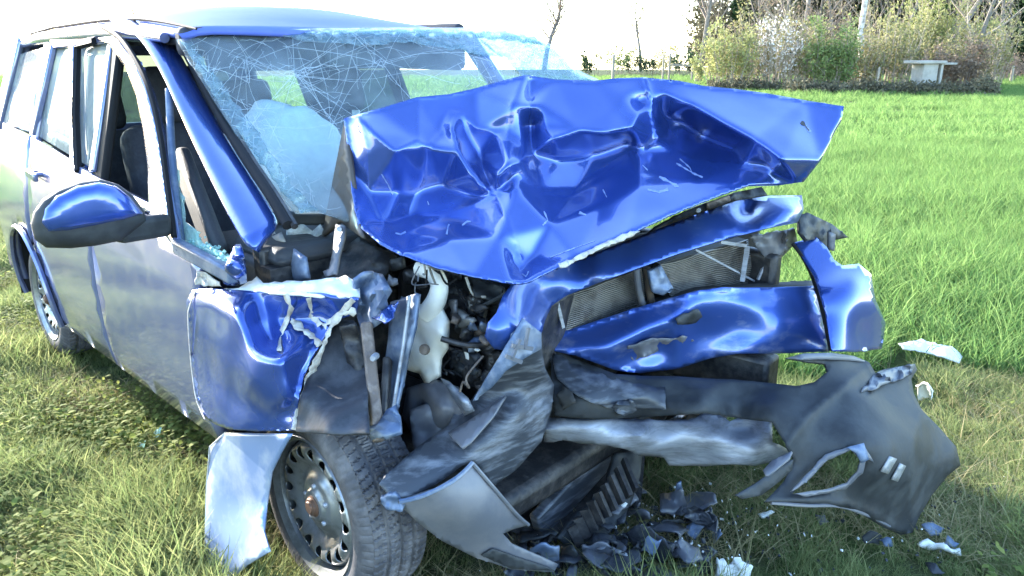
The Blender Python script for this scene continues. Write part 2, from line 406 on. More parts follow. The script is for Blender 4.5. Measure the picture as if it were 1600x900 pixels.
def side_r(z, a=0.0):
    return float(np.interp(z, [.18, .24, .32, .45, .65, .80, .95, 1.02, 1.15], [.76, .805, .825, .842, .85, .845, .825, .81, .775])) - .05 * max(0, (-a - 2.4)) ** 1.5
def belt(a): return float(np.interp(a, [-3.3, -2.5, -1.6, -1.0, -.5], [1.16, 1.14, 1.07, 1.0, .935]))
def sill(a): return float(np.interp(a, [-3.3, -2.0, -.5], [.24, .25, .312]))
def side_map(sign): return lambda a, z: (a, -sign * side_r(z, a), z)
def arch_pts(ca, cz, r, a0, a1, n=12): return [(ca + r * math.cos(rad(t)), cz + r * math.sin(rad(t))) for t in np.linspace(a0, a1, n)]
ARCH = arch_pts(-2.65, .31, .375, -8, 188, 18)
for sgn in (1, -1):
    out = (0, -sgn, 0); dirt = PAINT_DIRTY
    top = [(a, belt(a)) for a in np.linspace(-1.515, -.525, 8)]
    d = surf('front_door', dirt, [(-.515, .312), (-.525, .6)] + top[::-1] + [(-1.515, sill(-1.5) + .01)], side_map(sgn), car, .03, .06, out=out)
    if sgn == 1: d['label'] = 'dusty passenger side front door with open window frame'
    fr_door = d if sgn == 1 else fr_door
    ar = [p for p in ARCH if p[0] > -2.44 and p[1] > .26]
    rd = surf('rear_door', dirt, [(-1.525, sill(-1.5) + .01), (-1.525, belt(-1.5)), (-1.9, belt(-1.9)), (-2.44, belt(-2.44))] + ar[::-1] + [(-2.27, .26)], side_map(sgn), car, .03, .06, out=out)
    if sgn == 1: re_door = rd
    ar2 = [p for p in ARCH if p[0] <= -2.45 and p[1] > .3]
    surf('rear_quarter', dirt, [(-2.45, belt(-2.45))] + ar2 + [(-3.03, .3), (-3.28, .32), (-3.32, .7), (-3.30, belt(-3.3))], side_map(sgn), car, .03, .06, out=out)
    # sill under the doors
    mb = MB()
    for a0, a1 in zip(np.linspace(-2.27, -.60, 6)[:-1], np.linspace(-2.27, -.60, 6)[1:]):
        mb.bar((a0, -sgn * .72, sill(a0) + .02), (a1, -sgn * .72, sill(a1) + .02), .06, .10)
    mb.make('sill_panel', GASKET, car)
    # rear arch lip
    V = [(a, -sgn * (side_r(max(z, .24), a) + .012), z) for a, z in ARCH]; tube('wheel_arch_lip', dirt, V, .014, car, 6, False)
    mbk = MB(); inner = [(a, -sgn * .50, z) for a, z in ARCH]; outer = [(a, -sgn * .82, z) for a, z in ARCH]
    mbk.add(inner + outer, [(i, i + 1, len(ARCH) + i + 1, len(ARCH) + i) for i in range(len(ARCH) - 1)])
    mbk.make('wheel_arch_lining', GASKET, car)
# door handles
for a, z, par in ((-1.40, .93, fr_door), (-2.33, .99, re_door)):
    mb = MB(); mb.bar((a, -(side_r(z) + .028), z), (a + .15, -(side_r(z) + .03), z - .01), .02, .035); mb.tube([(a + .03, -(side_r(z) - .01), z), (a + .03, -(side_r(z) + .03), z)], .012); mb.tube([(a + .12, -(side_r(z) - .01), z), (a + .12, -(side_r(z) + .03), z)], .012)
    bevel(mb.make('handle', PAINT_DIRTY, par), .006)

# roof
def roof_z(a, r):
    h = float(np.interp(a, [-3.15, -2.6, -2.0, -1.7, -1.45, -1.2, -.95], [.0, .08, .115, .120, .108, .062, .0]))
    return 1.588 + h * (1 - (r / .75) ** 2) + .012 * max(0, -r / .6)
def roof_front(r): return -.99 + .06 * (1 - (r / .62) ** 2) - .03 * (r / .62)
V = []; nA, nR = 26, 25
for i in range(nA):
    for j in range(nR):
        r = .60 - 1.20 * j / (nR - 1); a = roof_front(r) + (-3.15 - roof_front(r)) * i / (nA - 1)
        dz = -.02 * max(0, (abs(r) - .50) / .1) ** 2
        V.append((a, -r, roof_z(a, r) + dz))
Fc = [(i * nR + j, (i + 1) * nR + j, (i + 1) * nR + j + 1, i * nR + j + 1) for i in range(nA - 1) for j in range(nR - 1)]
roof = mesh_from('roof', V, [tuple(reversed(f)) for f in Fc], car, (ROOF_PAINT,)); solid(roof, .02, -1)
roof['label'] = 'blue roof panel, barely damaged'
for sgn in (1, -1):
    pts = [(a, -sgn * .572, roof_z(a, .572) + .002) for a in np.linspace(-.96, -3.0, 16)]
    tube('roof_gutter', GASKET, pts, [.004, .008, .008, .008], roof, 6, False)
    pts = [(a, -sgn * (.612 - (.02 if a < -2.8 else 0)), roof_z(a, .61) - .04) for a in np.linspace(-1.14, -3.12, 16)]
    tube('roof_rail', PAINT_DIRTY, pts, [.018, .030, .030, .03, .03, .03, .03, .03], roof, 10, False)
p0 = Vector((-2.95, -.05, roof_z(-2.95, 0))); tube('antenna', GASKET, [p0, p0 + Vector((-.12, 0, .20))], [.006, .003], roof, 6)

# tailgate with its window, rear pillars
def back_a(z): return float(np.interp(z, [.3, .75, 1.1, 1.6], [-3.36, -3.40, -3.34, -3.12]))
surf('tailgate', PAINT_DIRTY, [(-.78, .32), (.78, .32), (.80, .8), (.76, 1.12), (.585, 1.585), (-.585, 1.585), (-.76, 1.12), (-.80, .8)],
     lambda y, z: (back_a(z) + .05 * (abs(y) / .8) ** 3, y, z), car, .03, .07, holes=[[(-.64, 1.10), (.64, 1.10), (.50, 1.50), (-.50, 1.50)]], out=(-1, 0, 0))
mb = MB()
mb.bar((-3.33, 0, .42), (-3.47, 0, .42), 1.55, .24, (0, 0, 1)); bevel(mb.make('rear_bumper', PLASTIC, car), .04, 3)

# pillars and window frames of both sides (b, c pillars)
def glass_y(z): return .80 - .33 * (z - 1.0)
for sgn in (1, -1):
    for (a0, a1, w, m, nm) in ((-1.52, -1.60, .10, GASKET, 'centre_pillar'), (-2.48, -2.52, .09, PAINT_DIRTY, 'rear_pillar'), (-3.22, -3.10, .14, PAINT_DIRTY, 'tail_pillar')):
        mb = MB(); zb = belt(a0) - .03
        mb.bar((a0, -sgn * (glass_y(zb) - .015), zb), (a1, -sgn * (glass_y(1.59) - .0), 1.585), .035, w, (1, 0, 0)); bevel(mb.make(nm, m, car), .012)
    if sgn == -1:
        mb = MB(); mb.bar((-.52, .78, .96), (-1.0, .63, 1.60), .06, .07, (1, 0, 0)); bevel(mb.make('windscreen_pillar', PAINT, car), .02)
    if sgn == -1:
        surf('rear_door_window', FARGLASS, [(-1.58, belt(-1.58)), (-2.46, belt(-2.46)), (-2.50, 1.54), (-1.64, 1.565)], lambda a, z: (a, glass_y(z) - .008, z), car, .004, .1, out=(0, 1, 0))
        surf('rear_window', FARGLASS, [(-.64, 1.10), (.64, 1.10), (.50, 1.50), (-.50, 1.50)], lambda y, z: (back_a(z) + .05 * (abs(y) / .8) ** 3, y, z), car, .004, .1, out=(-1, 0, 0))
    # rear side glass: the far side has lost it, the near side has pale haze mixed in for the sun's glare
    if sgn == 1:
        gl = surf('rear_door_window', SIDEGLASS, [(-1.58, belt(-1.58)), (-2.46, belt(-2.46)), (-2.50, 1.54), (-1.64, 1.565)], lambda a, z: (a, -glass_y(z) + .008, z), re_door, .004, .1, out=(0, -1, 0))
        surf('quarter_window', SIDEGLASS, [(-2.54, belt(-2.54)), (-3.12, belt(-3.1)), (-3.04, 1.50), (-2.56, 1.54)], lambda a, z: (a, -glass_y(z) + .008, z), car, .004, .1, out=(0, -1, 0))
        pts = [(-1.565, belt(-1.565)), (-1.64, 1.575), (-2.44, 1.55), (-2.475, belt(-2.47))]
        mbf = MB()
        for (x0, z0), (x1, z1) in zip(pts[:-1], pts[1:]): mbf.bar((x0, -glass_y(z0) - .004, z0), (x1, -glass_y(z1) - .004, z1), .03, .05, (0, 0, 1) if abs(x1 - x0) > .3 else (1, 0, 0))
        bevel(mbf.make('window_frame', PAINT_DIRTY, re_door), .008)

# cabin floor, bulkhead, dashboard, seats
mb = MB(); mb.box((-1.75, 0, .25), (3.1, 1.5, .06)); mb.box((-.30, 0, .58), (.06, 1.45, .68)); mb.make('floor_pan', DARK, car)
mb = MB(); mb.box((-.58, 0, .80), (.50, 1.44, .26)); mb.box((-.42, 0, .94), (.30, 1.40, .06)); bevel(mb.make('dashboard', DASH, car), .05, 4)
def seat(y, a, kind='front_seat'):
    s = empty(kind, (a, y, 0), 0, car)
    def soft(nm, c, sz, rot, bev):
        mb = MB(); M = Matrix.Rotation(rot, 3, 'Y'); mb.box(c, sz, M); o = mb.make(nm, SEAT, s); bevel(o, bev, 4); return o
    soft('seat_cushion', (.12, 0, .46), (.52, .50, .18), -.1, .06); soft('backrest', (-.24, 0, .87), (.17, .54, .74), -.26, .07)
    soft('headrest', (-.38, 0, 1.34), (.12, .31, .24), -.2, .06)
    for dy in (-.06, .06): tube('headrest_post', GREY_PLASTIC, [(-.35, dy, 1.18), (-.38, dy, 1.28)], .007, s, 6)
    return s
seat(-.38, -1.30); seat(.38, -1.30)
mb = MB(); mb.box((-2.25, 0, .46), (.5, 1.3, .18)); M = Matrix.Rotation(-.3, 3, 'Y'); mb.box((-2.56, 0, .82), (.16, 1.3, .62), M)
for y in (-.42, 0, .42): mb.box((-2.70, y, 1.24), (.1, .30, .24), M)
bevel(mb.make('rear_bench', SEAT, car), .05, 3)
mb = MB(); ring = [Vector((-.80, .38, .93)) + Matrix.Rotation(-.42, 3, 'Y') @ Vector((0, math.cos(t) * .18, math.sin(t) * .18)) for t in np.linspace(0, 2 * math.pi, 25)]
mb.tube(ring, .015, 8); mb.bar(ring[0], ring[12], .02, .03); mb.bar((-.80, .38, .93), (-.62, .38, .84), .05, .05); mb.make('steering_wheel', DASH, car)
mb = MB(); mb.box((-2.05, 0, 1.555), (1.9, 1.16, .03)); bevel(mb.make('headliner', SEAT, car), .01)
mb = MB(); mb.box((-1.06, 0, 1.55), (.08, 1.20, .10)); mb.bar((-.99, .62, 1.535), (-2.6, .615, 1.53), .05, .20); bevel(mb.make('header_trim', SEAT, car), .03)
for y in (-.30, .30):
    mb = MB(); mb.box((-1.02, y, 1.50), (.02, .46, .11), Matrix.Rotation(-.5, 3, 'Y')); bevel(mb.make('sun_visor', SEAT, car), .009, 3)
# passenger airbag hanging out of the dashboard
def airbag():
    bm = bmesh.new(); bmesh.ops.create_icosphere(bm, subdivisions=4, radius=1.0)
    c = q(462, 262, 'r', .30)
    for v in bm.verts:
        p = v.co.copy(); sq = Vector([math.copysign(abs(x) ** .75, x) for x in p])
        n = noise.noise(p * 2.2) * .12 + noise.noise(p * 6) * .04
        z = sq.z * (1 + n); taper = 1 - .30 * max(0, z)
        v.co = Vector((c.x - .02 + sq.x * .15 * (1 + n) - .14 * max(0, z) * .5, c.y + sq.y * .245 * taper * (1 + n), c.z + z * .245 - .02))
    return bm_obj('airbag', bm, car, (AIRBAG,), True)
ab = airbag(); ab['label'] = 'deflated white passenger airbag behind the windscreen'
mb = MB(); p = q(556, 172, 'a', -1.2); mb.bar(p, p + Vector((0, 0, -.20)), .02, .03); mb.make('belt_stalk', WHITE_BIT, car)
mb = MB(); mb.bar((-1.02, .05, 1.575), (-1.02, .05, 1.50), .03, .03); mb.box((-1.0, .05, 1.49), (.03, .22, .075)); bevel(mb.make('rear_view_mirror', DASH, car), .012)

# windscreen: popped out at the far side, cracked all over
WS_OUT = [(276, 62), (380, 48), (500, 44), (620, 43), (735, 43), (780, 44), (838, 55), (870, 75), (900, 108), (935, 124), (870, 150), (780, 200), (640, 290), (540, 345), (505, 332), (462, 332), (400, 255), (340, 165)]
WS_C = [(276, 62, -1.02), (500, 44, -.95), (735, 43, -.915), (462, 332, -.30), (380, 200, -.64), (640, 300, -.10), (838, 57, -.62), (935, 124, -.24), (880, 85, -.46), (600, 170, -.56), (760, 110, -.52), (520, 120, -.76), (780, 48, -.78), (660, 60, -.86), (700, 78, -.76), (420, 75, -.93)]
ws = panel('windscreen', WINDSCREEN, WS_OUT, 'a', WS_C, car, .006, 12, crum=(.018, 9), seed=3, ang=None)
ws['label'] = 'windscreen cracked all over and popped out at the far top corner'
wsf = PANEL_F[ws.name]
def on_ws(P, ofs):
    P = np.asarray(P, float); v = wsf(P); b = qn(P[:, 0], P[:, 1], 'a', v); return qn(P[:, 0], P[:, 1], 'a', v + crumple(b, .018, 9, 3) + ofs)
def crack_lines():
    rc = random.Random(11); V = []; Fc = []
    def ribbon(P, w):
        P = [p for p in P if pip(np.array([p]), WS_OUT)[0]]
        if len(P) < 2: return
        P = np.array(P); T = np.gradient(P, axis=0); T /= (np.linalg.norm(T, axis=1, keepdims=True) + 1e-9); Nn = np.c_[-T[:, 1], T[:, 0]]
        A = on_ws(P + Nn * w, .004); B = on_ws(P - Nn * w, .004); n = len(V)
        for a, b in zip(A, B): V.append(a); V.append(b)
        for i in range(len(P) - 1): Fc.append((n + 2 * i, n + 2 * i + 1, n + 2 * i + 3, n + 2 * i + 2))
    def walk(x, y, ang, L, w, wob=.05):
        P = [(x, y)]; s = 7
        for _ in range(int(L / s)):
            ang += rc.gauss(0, wob); x += s * math.cos(ang); y += s * math.sin(ang); P.append((x, y))
        ribbon(P, w); return P
    centres = [(460, 118, 20), (600, 95, 12), (385, 90, 10), (820, 80, 12), (520, 185, 6)]
    for cx, cy, k in centres:
        for i in range(k):
            P = walk(cx + rc.gauss(0, 5), cy + rc.gauss(0, 5), rc.uniform(0, 6.28), rc.uniform(40, 230), rc.uniform(.16, .40))
            for _ in range(1):
                p = rc.choice(P); walk(*p, rc.uniform(0, 6.28), rc.uniform(15, 60), rc.uniform(.15, .3), .12)
        for rr in (12, 22, 36, 54, 80, 110):
            for s in range(2):
                a0 = rc.uniform(0, 6.28); ribbon([(cx + rr * 1.3 * math.cos(a0 + t) + rc.gauss(0, 1), cy + rr * .75 * math.sin(a0 + t) + rc.gauss(0, 1)) for t in np.linspace(0, rc.uniform(.4, 1.3), 9)], rc.uniform(.2, .45))
    for i in range(34): walk(rc.uniform(290, 920), rc.uniform(45, 130), rc.uniform(0, 6.28), rc.uniform(30, 170), rc.uniform(.15, .3))
    for i in range(120):           # the dense band along the near edge
        t = rc.random(); x = 290 + 200 * t + rc.gauss(8, 8); y = 75 + 260 * t + rc.gauss(0, 10); walk(x, y, rc.uniform(0, 6.28), rc.uniform(10, 50), rc.uniform(.18, .4), .2)
    for i in range(150):           # crazed far corner
        walk(rc.uniform(730, 925), rc.uniform(44, 130), rc.gauss(.6, .8), rc.uniform(8, 40), rc.uniform(.18, .4), .2)
    o = mesh_from('crack_lines', V, Fc, ws, (CRACK,)); o['kind'] = 'stuff'; return o
crack_lines()
# crushed, whitened seam of the glass along the near pillar and under the roof edge
panel('shattered_edge', SHATTER, ragged([(284, 66), (300, 64), (345, 130), (395, 195), (455, 285), (500, 330), (470, 330), (440, 296), (392, 232), (340, 160)], 1.5, 4, 8), 'a', wsf, ws, .004, 7, crum=(.02, 30), ofs=.006)
panel('shattered_edge', SHATTER, ragged([(470, 50), (560, 46), (700, 45), (790, 47), (835, 57), (850, 70), (800, 62), (740, 58), (650, 56), (600, 52), (500, 58)], 1.2, 5, 8), 'a', wsf, ws, .004, 7, crum=(.02, 30), ofs=.006)

panel('shattered_corner', SHATTER, ragged([(742, 47), (780, 48), (836, 58), (866, 78), (894, 108), (926, 124), (868, 144), (820, 120), (790, 90), (760, 70)], 1.5, 6, 9), 'a', wsf, ws, .003, 7, crum=(.012, 30), ofs=.006)
panel('shattered_patch', SHATTER, ragged([(430, 52), (520, 50), (640, 50), (738, 50), (790, 92), (740, 82), (640, 66), (560, 70), (470, 64)], 1.5, 7, 9), 'a', wsf, ws, .002, 8, crum=(.008, 30), ofs=.005)
# near windscreen pillar and its black gasket
PIL_L = [(166, 30), (200, 42), (228, 70), (258, 124), (284, 185), (314, 250), (345, 315), (386, 392)]
PIL_R = [(232, 28), (254, 44), (272, 66), (300, 118), (330, 175), (372, 245), (412, 305), (438, 350)]
def pil_t(px, py): return 0
nP = len(PIL_L); VV = []; FF = []; M = 7
for i in range(nP):
    for j in range(M):
        u = j / (M - 1); x = PIL_L[i][0] * (1 - u) + PIL_R[i][0] * u; y = PIL_L[i][1] * (1 - u) + PIL_R[i][1] * u
        VV.append(q(x, y, 't', .028 - .115 * u ** 1.6))
FF = [(i * M + j, i * M + j + 1, (i + 1) * M + j + 1, (i + 1) * M + j) for i in range(nP - 1) for j in range(M - 1)]
pil = mesh_from('windscreen_pillar', VV, FF, car, (PAINT,)); m_ = pil.modifiers.new('smooth', 'SUBSURF'); m_.levels = 2; m_.render_levels = 2; solid(pil, .03, 1)
GL = [(214, 24), (238, 30), (258, 44), (276, 66), (304, 118), (334, 175), (376, 245), (416, 305), (444, 352)]
tube('windscreen_gasket', GASKET, [q(x + 6, y, 't', -.085) for x, y in GL[2:]], .016, car, 8)
tube('windscreen_gasket', DARK, [q(x + 17, y + 2, 't', -.10) for x, y in GL[3:]], .010, car, 6)

# front door window frame (bent outwards a little) and the fixed corner window
FR_O = [(107, 60), (150, 42), (176, 52), (206, 92), (228, 140), (244, 200), (254, 260), (264, 330), (276, 392), (236, 340), (232, 332), (110, 282)]
FR_I = [(116, 66), (148, 60), (170, 70), (196, 105), (213, 150), (224, 205), (231, 262), (232, 318), (140, 272), (117, 262)]
wf = panel('window_frame', PAINT_DIRTY, FR_O, 't', [(107, 60, .01), (276, 392, .045), (110, 280, .012), (206, 92, .035), (250, 260, .045)], fr_door, .03, 5, holes=[FR_I], ang=40)
tube('window_seal', GASKET, [q(x, y, 't', .02) for x, y in [(122, 268), (118, 180), (121, 75), (148, 64)]], .016, fr_door, 6, False)
tube('window_seal', GASKET, [q(x, y, 't', .046) for x, y in [(160, 42), (190, 62), (218, 105), (236, 150), (250, 210), (260, 280), (272, 370)]], .010, fr_door, 6)
tube('door_pillar_trim', PAINT, [q(x, y, 't', -.03) for x, y in [(150, 70), (138, 130), (133, 200), (137, 270)]], .010, car, 6)
tube('seat_belt', BLUEGREY, [q(x, y, 't', -.06) for x, y in [(160, 75), (148, 140), (142, 210), (146, 290)]], .012, car, 6)
# corner window: divider, lower bar, broken glass
tube('corner_window_divider', BLUEGREY, [q(x, y, 't', .012) for x, y in [(264, 140), (268, 230), (274, 300), (284, 384)]], .013, car, 8)
mb = MB(); mb.bar(q(276, 384, 't', .03), q(366, 432, 't', .0), .035, .045); bevel(mb.make('corner_window_sill', BLUEGREY, car), .008)
panel('corner_window', CRUMB, ragged([(272, 250), (284, 300), (292, 350), (318, 378), (350, 396), (362, 412), (330, 408), (286, 384), (274, 320)], 2, 9, 8), 't', [(272, 250, 0), (362, 412, 0), (286, 384, 0)], car, .005, 6, crum=(.012, 60))
mb = MB()
for i in range(150):
    t = random.random(); c = q(290 + 75 * t + random.gauss(0, 5), 374 + 36 * t + random.gauss(0, 6), 't', random.uniform(-.05, .01)); mb.box(c, [random.uniform(.004, .010) for _ in range(3)], Matrix.Rotation(random.uniform(0, 3), 3, Vector((random.random(), random.random(), random.random() + .1))))
o = mb.make('glass_crumbs', CRUMB, car, False); o['kind'] = 'stuff'
mb = MB(); mb.bar(q(284, 250, 't', -.09), q(345, 410, 't', -.09), .05, .13); bevel(mb.make('pillar_trim', DASH, car), .02)

# wing mirror
def mirror():
    root = empty('wing_mirror', (0, 0, 0), 0, car); root['label'] = 'blue capped wing mirror with black housing'
    OUTL = [(48, 352), (52, 332), (66, 312), (90, 296), (125, 284), (158, 280), (185, 288), (208, 305), (226, 330), (228, 345), (190, 376), (150, 384), (110, 388), (72, 387), (54, 374)]
    c = q(140, 336, 'a', -.60); n = (Vector(CAML) - c); n.normalize()
    side = n.cross(Vector((0, 0, 1))).normalized(); up = side.cross(n).normalized()
    # a rounded pod swept from the outline
    dist = (Vector(CAML) - c).length
    def pod(nm, poly, m, d0, depth, back):
        P = resample(poly, 9); ctr = P.mean(0); V = []; Fc = []; L = 8; n_ = len(P)
        for k in range(L):
            u = k / (L - 1); sc = math.cos(u * 1.45) ** .55
            for p in P:
                w = ctr + (p - ctr) * sc; base = q(w[0], w[1], 'a', -.60); dirv = (Vector(CAML) - base).normalized()
                V.append(base + dirv * (d0 + depth * math.sin(u * math.pi / 2)))
        for k in range(L - 1):
            for i in range(n_): Fc.append((k * n_ + i, k * n_ + (i + 1) % n_, (k + 1) * n_ + (i + 1) % n_, (k + 1) * n_ + i))
        V.append(sum((Vector(v) for v in V[-n_:]), Vector()) / n_); t = len(V) - 1
        for i in range(n_): Fc.append(((L - 1) * n_ + i, (L - 1) * n_ + (i + 1) % n_, t))
        b0 = len(V)
        for p in P: base = q(p[0], p[1], 'a', -.60); V.append(base - (Vector(CAML) - base).normalized() * back)
        for i in range(n_): Fc.append((b0 + i, b0 + (i + 1) % n_, (i + 1) % n_, i))
        Fc.append(tuple(b0 + i for i in range(n_)))
        o = mesh_from(nm, V, Fc, root, (m,))
        bm = bmesh.new(); bm.from_mesh(o.data); bmesh.ops.recalc_face_normals(bm, faces=bm.faces); bm.to_mesh(o.data); bm.free()
        o.data.polygons.foreach_set('use_smooth', [True] * len(o.data.polygons)); o.data.set_sharp_from_angle(angle=rad(55)); return o
    pod('mirror_housing', OUTL, PLASTIC, 0, .055, .10)
    pod('mirror_cap', [(62, 348), (68, 326), (86, 306), (120, 290), (156, 284), (182, 291), (204, 308), (224, 334), (200, 344), (150, 355), (100, 364), (72, 364)], PAINT, .022, .052, .0)
    mb = MB(); mb.bar(q(180, 362, 'a', -.62), q(262, 350, 'a', -.66), .06, .07); bevel(mb.make('mirror_arm', PLASTIC, root), .018, 3)
    return root
mirror()

# ------------------------------------------------------------------ wheels
def wheel_meshes():
    # tyre: lathe with cut grooves, axis along +x of the mesh (outboard)
    R0, Wd = .305, .19; nC, nT = 432, 46
    prof = []
    for k in range(15): # outer sidewall up from the rim
        u = k / 14; prof.append((.202 + (R0 - .016 - .202) * u, .012 * math.sin(u * math.pi) - .004 + (-.012 * u ** 4), 0))
    for k in range(nT):
        u = k / (nT - 1); x = -.016 - (Wd - .032) * u; cr = R0 - .010 * (2 * u - 1) ** 4 - .002; prof.append((cr, x, 1))
    for k in range(8):
        u = k / 7; prof.append((R0 - .016 - (R0 - .016 - .202) * u, -Wd + .004, 0))
    V = np.zeros((len(prof), nC, 3)); ang = np.arange(nC) * 2 * math.pi / nC
    for i, (r, x, tr) in enumerate(prof):
        rr = np.full(nC, r)
        if tr:
            u = (x + Wd / 2) / (Wd / 2); s = ang * R0
            depth = np.zeros(nC)
            for gu in (-.42, .42, 0.0):
                if abs(u - gu) < .05: depth = np.maximum(depth, .007)
            ph = (s / .0266 + abs(u) * 1.3 + (0.5 if u > 0 else 0)) % 1
            depth = np.where(ph < .17, np.maximum(depth, .0065), depth)
            ph2 = (s / .0089 + abs(u) * .7) % 1
            depth = np.where(ph2 < .30, np.maximum(depth, .0022), depth)
            rr = rr - depth
        elif .262 < r: rr = rr - np.where((ang * R0 / .0266) % 1 < .17, .003, 0)
        V[i, :, 0] = x; V[i, :, 1] = np.cos(ang) * rr; V[i, :, 2] = np.sin(ang) * rr
    n = len(prof); F2 = [(i * nC + k, i * nC + (k + 1) % nC, (i + 1) * nC + (k + 1) % nC, (i + 1) * nC + k) for i in range(n - 1) for k in range(nC)]
    tyre = bpy.data.meshes.new('tyre'); tyre.from_pydata(V.reshape(-1, 3).tolist(), [], F2); tyre.materials.append(RUBBER)
    # rim disc with ventilation holes
    def dep(r): return float(np.interp(r, [0, .045, .052, .075, .090, .105, .125, .150, .168, .180, .188], [-.008, -.008, -.018, -.022, -.034, -.040, -.024, -.010, -.012, -.024, -.045]))
    holes = []
    for k in range(16):
        a = 2 * math.pi * k / 16; c, s_ = math.cos(a), math.sin(a)
        holes.append([(.153 * c + .0195 * math.cos(t) * c - .0165 * math.sin(t) * s_, .153 * s_ + .0195 * math.cos(t) * s_ + .0165 * math.sin(t) * c) for t in np.linspace(0, 2 * math.pi, 13)[:-1]])
    circ = [(.189 * math.cos(t), .189 * math.sin(t)) for t in np.linspace(0, 2 * math.pi, 73)[:-1]]
    Vr, Fr = fill2d(circ, holes, .0075)
    P = [(dep(math.hypot(x, y)), x, y) for x, y in Vr]
    tri = [Vector(P[f[1]]) - Vector(P[f[0]]) for f in Fr[:1]]
    rim = bpy.data.meshes.new('rim')
    fo = []
    for f in Fr:
        a, b, c = [Vector(P[i]) for i in f[:3]]; fo.append(f if (b - a).cross(c - a).x > 0 else tuple(reversed(f)))
    mbr = MB(); mbr.V = [Vector(p) for p in P]; mbr.F = [tuple(f) for f in fo]
    mbr.lathe([(.186, -.052), (.192, -.030), (.194, -.012), (.205, -.004), (.209, .002), (.211, -.004), (.207, -.012), (.200, -.016), (.190, -.15), (.205, -.185)], (0, 0, 0), (1, 0, 0), 72)
    rim.from_pydata([tuple(v) for v in mbr.V], [], mbr.F); rim.materials.append(STEEL_RIM)
    hb = MB(); hb.lathe([(.0, -.008), (.016, -.008), (.018, -.012), (.024, -.013), (.026, -.020), (.031, -.022), (.033, -.05), (.0331, -.06)], (0, 0, 0), (1, 0, 0), 24)
    hub = bpy.data.meshes.new('hub'); hub.from_pydata([tuple(v) for v in hb.V], [], hb.F); hub.materials.append(RUST_HUB)
    bt = MB(); bt.lathe([(.0, .006), (.006, .006), (.0085, .003), (.0095, -.01), (.013, -.012)], (0, 0, 0), (1, 0, 0), 6)
    bolt = bpy.data.meshes.new('wheel_bolt'); bolt.from_pydata([tuple(v) for v in bt.V], [], bt.F); bolt.materials.append(SILVER)
    bk = MB(); bk.lathe([(.0, -.075), (.13, -.075), (.15, -.07), (.16, -.12), (.0, -.13)], (0, 0, 0), (1, 0, 0), 32)
    disc = bpy.data.meshes.new('brake_drum'); disc.from_pydata([tuple(v) for v in bk.V], [], bk.F); disc.materials.append(DARK)
    for me in (tyre, rim, hub, bolt, disc):
        me.update(); me.polygons.foreach_set('use_smooth', [True] * len(me.polygons))
    tyre.set_sharp_from_angle(angle=rad(38)); hub.set_sharp_from_angle(angle=rad(35)); rim.set_sharp_from_angle(angle=rad(40))
    return tyre, rim, hub, bolt, disc
WM = wheel_meshes()
def wheel(a, r, sgn, roll, turn=0.0, camber=0.0):
    w = empty('wheel', (a, -sgn * r, .300), 0, car); w.rotation_mode = 'XYZ'
    w.rotation_euler = (0, camber, (-math.pi / 2 if sgn > 0 else math.pi / 2) + turn)
    for nm, me in zip(('tyre', 'rim', 'hub', 'brake_drum'), (WM[0], WM[1], WM[2], WM[4])):
        o = bpy.data.objects.new(nm, me); COL.objects.link(o); o.parent = w; o.rotation_euler = (roll, 0, 0)
        if nm == 'hub': o.location = (.016, 0, 0)
        if nm == 'rim': m = o.modifiers.new('thickness', 'SOLIDIFY'); m.thickness = .003; m.offset = -1
    for k in range(5):
        t = 2 * math.pi * k / 5 + roll; o = bpy.data.objects.new('wheel_bolt', WM[3]); COL.objects.link(o); o.parent = w
        o.location = (-.018, .056 * math.cos(t), .056 * math.sin(t))
    return w
wheel(0.0, .80, 1, .4, 0.0); wheel(-2.65, .79, 1, .9); wheel(-2.65, .79, -1, .2); wheel(.10, .72, -1, 1.2, .15)

# ------------------------------------------------------------------ bonnet, folded into a tent
HC = {}
crest = [(537, 185, -.25), (590, 170, -.215), (650, 152, -.175), (702, 147, -.135), (742, 138, -.10), (780, 127, -.06), (820, 117, -.02), (870, 124, .02), (930, 126, .085), (965, 122, .12), (1005, 121, .16), (1060, 126, .235), (1100, 134, .295), (1150, 139, .365), (1200, 146, .435), (1260, 157, .54), (1319, 166, .64)]
ridge = [(560, 182, -.20), (585, 208, -.135), (618, 236, -.065), (652, 219, -.075), (668, 229, -.055), (690, 206, -.085), (703, 176, -.105), (722, 178, -.085), (745, 200, -.035), (775, 209, .015), (792, 212, .05), (818, 226, .10)]
lobe = [(622, 367, .05), (695, 338, .06), (775, 303, .15), (806, 295, .20), (845, 300, .195), (900, 300, .215), (960, 262, .235), (1000, 236, .255), (1028, 216, .27)]
pockets = [(728, 212, -.055), (750, 252, -.005), (764, 282, .07)]
fold = [(706, 200, -.045), (716, 235, .02), (740, 272, .095), (758, 293, .14)]
ball = [(792, 258, .17), (775, 275, .165), (815, 250, .16), (790, 285, .15), (805, 270, .165)]
mid = [(832, 239, .105), (868, 215, .165), (905, 204, .19), (945, 208, .235), (985, 200, .25), (995, 180, .235)]
dark_mid = [(870, 250, .145), (930, 240, .165), (980, 222, .205)]
pinch = [(829, 150, .02), (826, 200, .045)]
pinch_side = [(808, 165, .055), (845, 165, .075), (852, 200, .11), (812, 195, .075)]
leftw = [(545, 260, -.20), (560, 352, -.03), (580, 230, -.135), (575, 300, -.12), (620, 300, -.07), (655, 300, -.055), (690, 290, -.025), (640, 340, -.025), (690, 322, .03), (740, 306, .085), (600, 350, -.01)]
bottom = [(590, 378, .12), (625, 397, .20), (680, 418, .27), (740, 433, .34), (800, 444, .395), (825, 442, .415), (900, 403, .455), (985, 366, .50), (1060, 332, .53), (1120, 308, .555), (1170, 291, .575), (1215, 290, .60), (1256, 284, .67)]
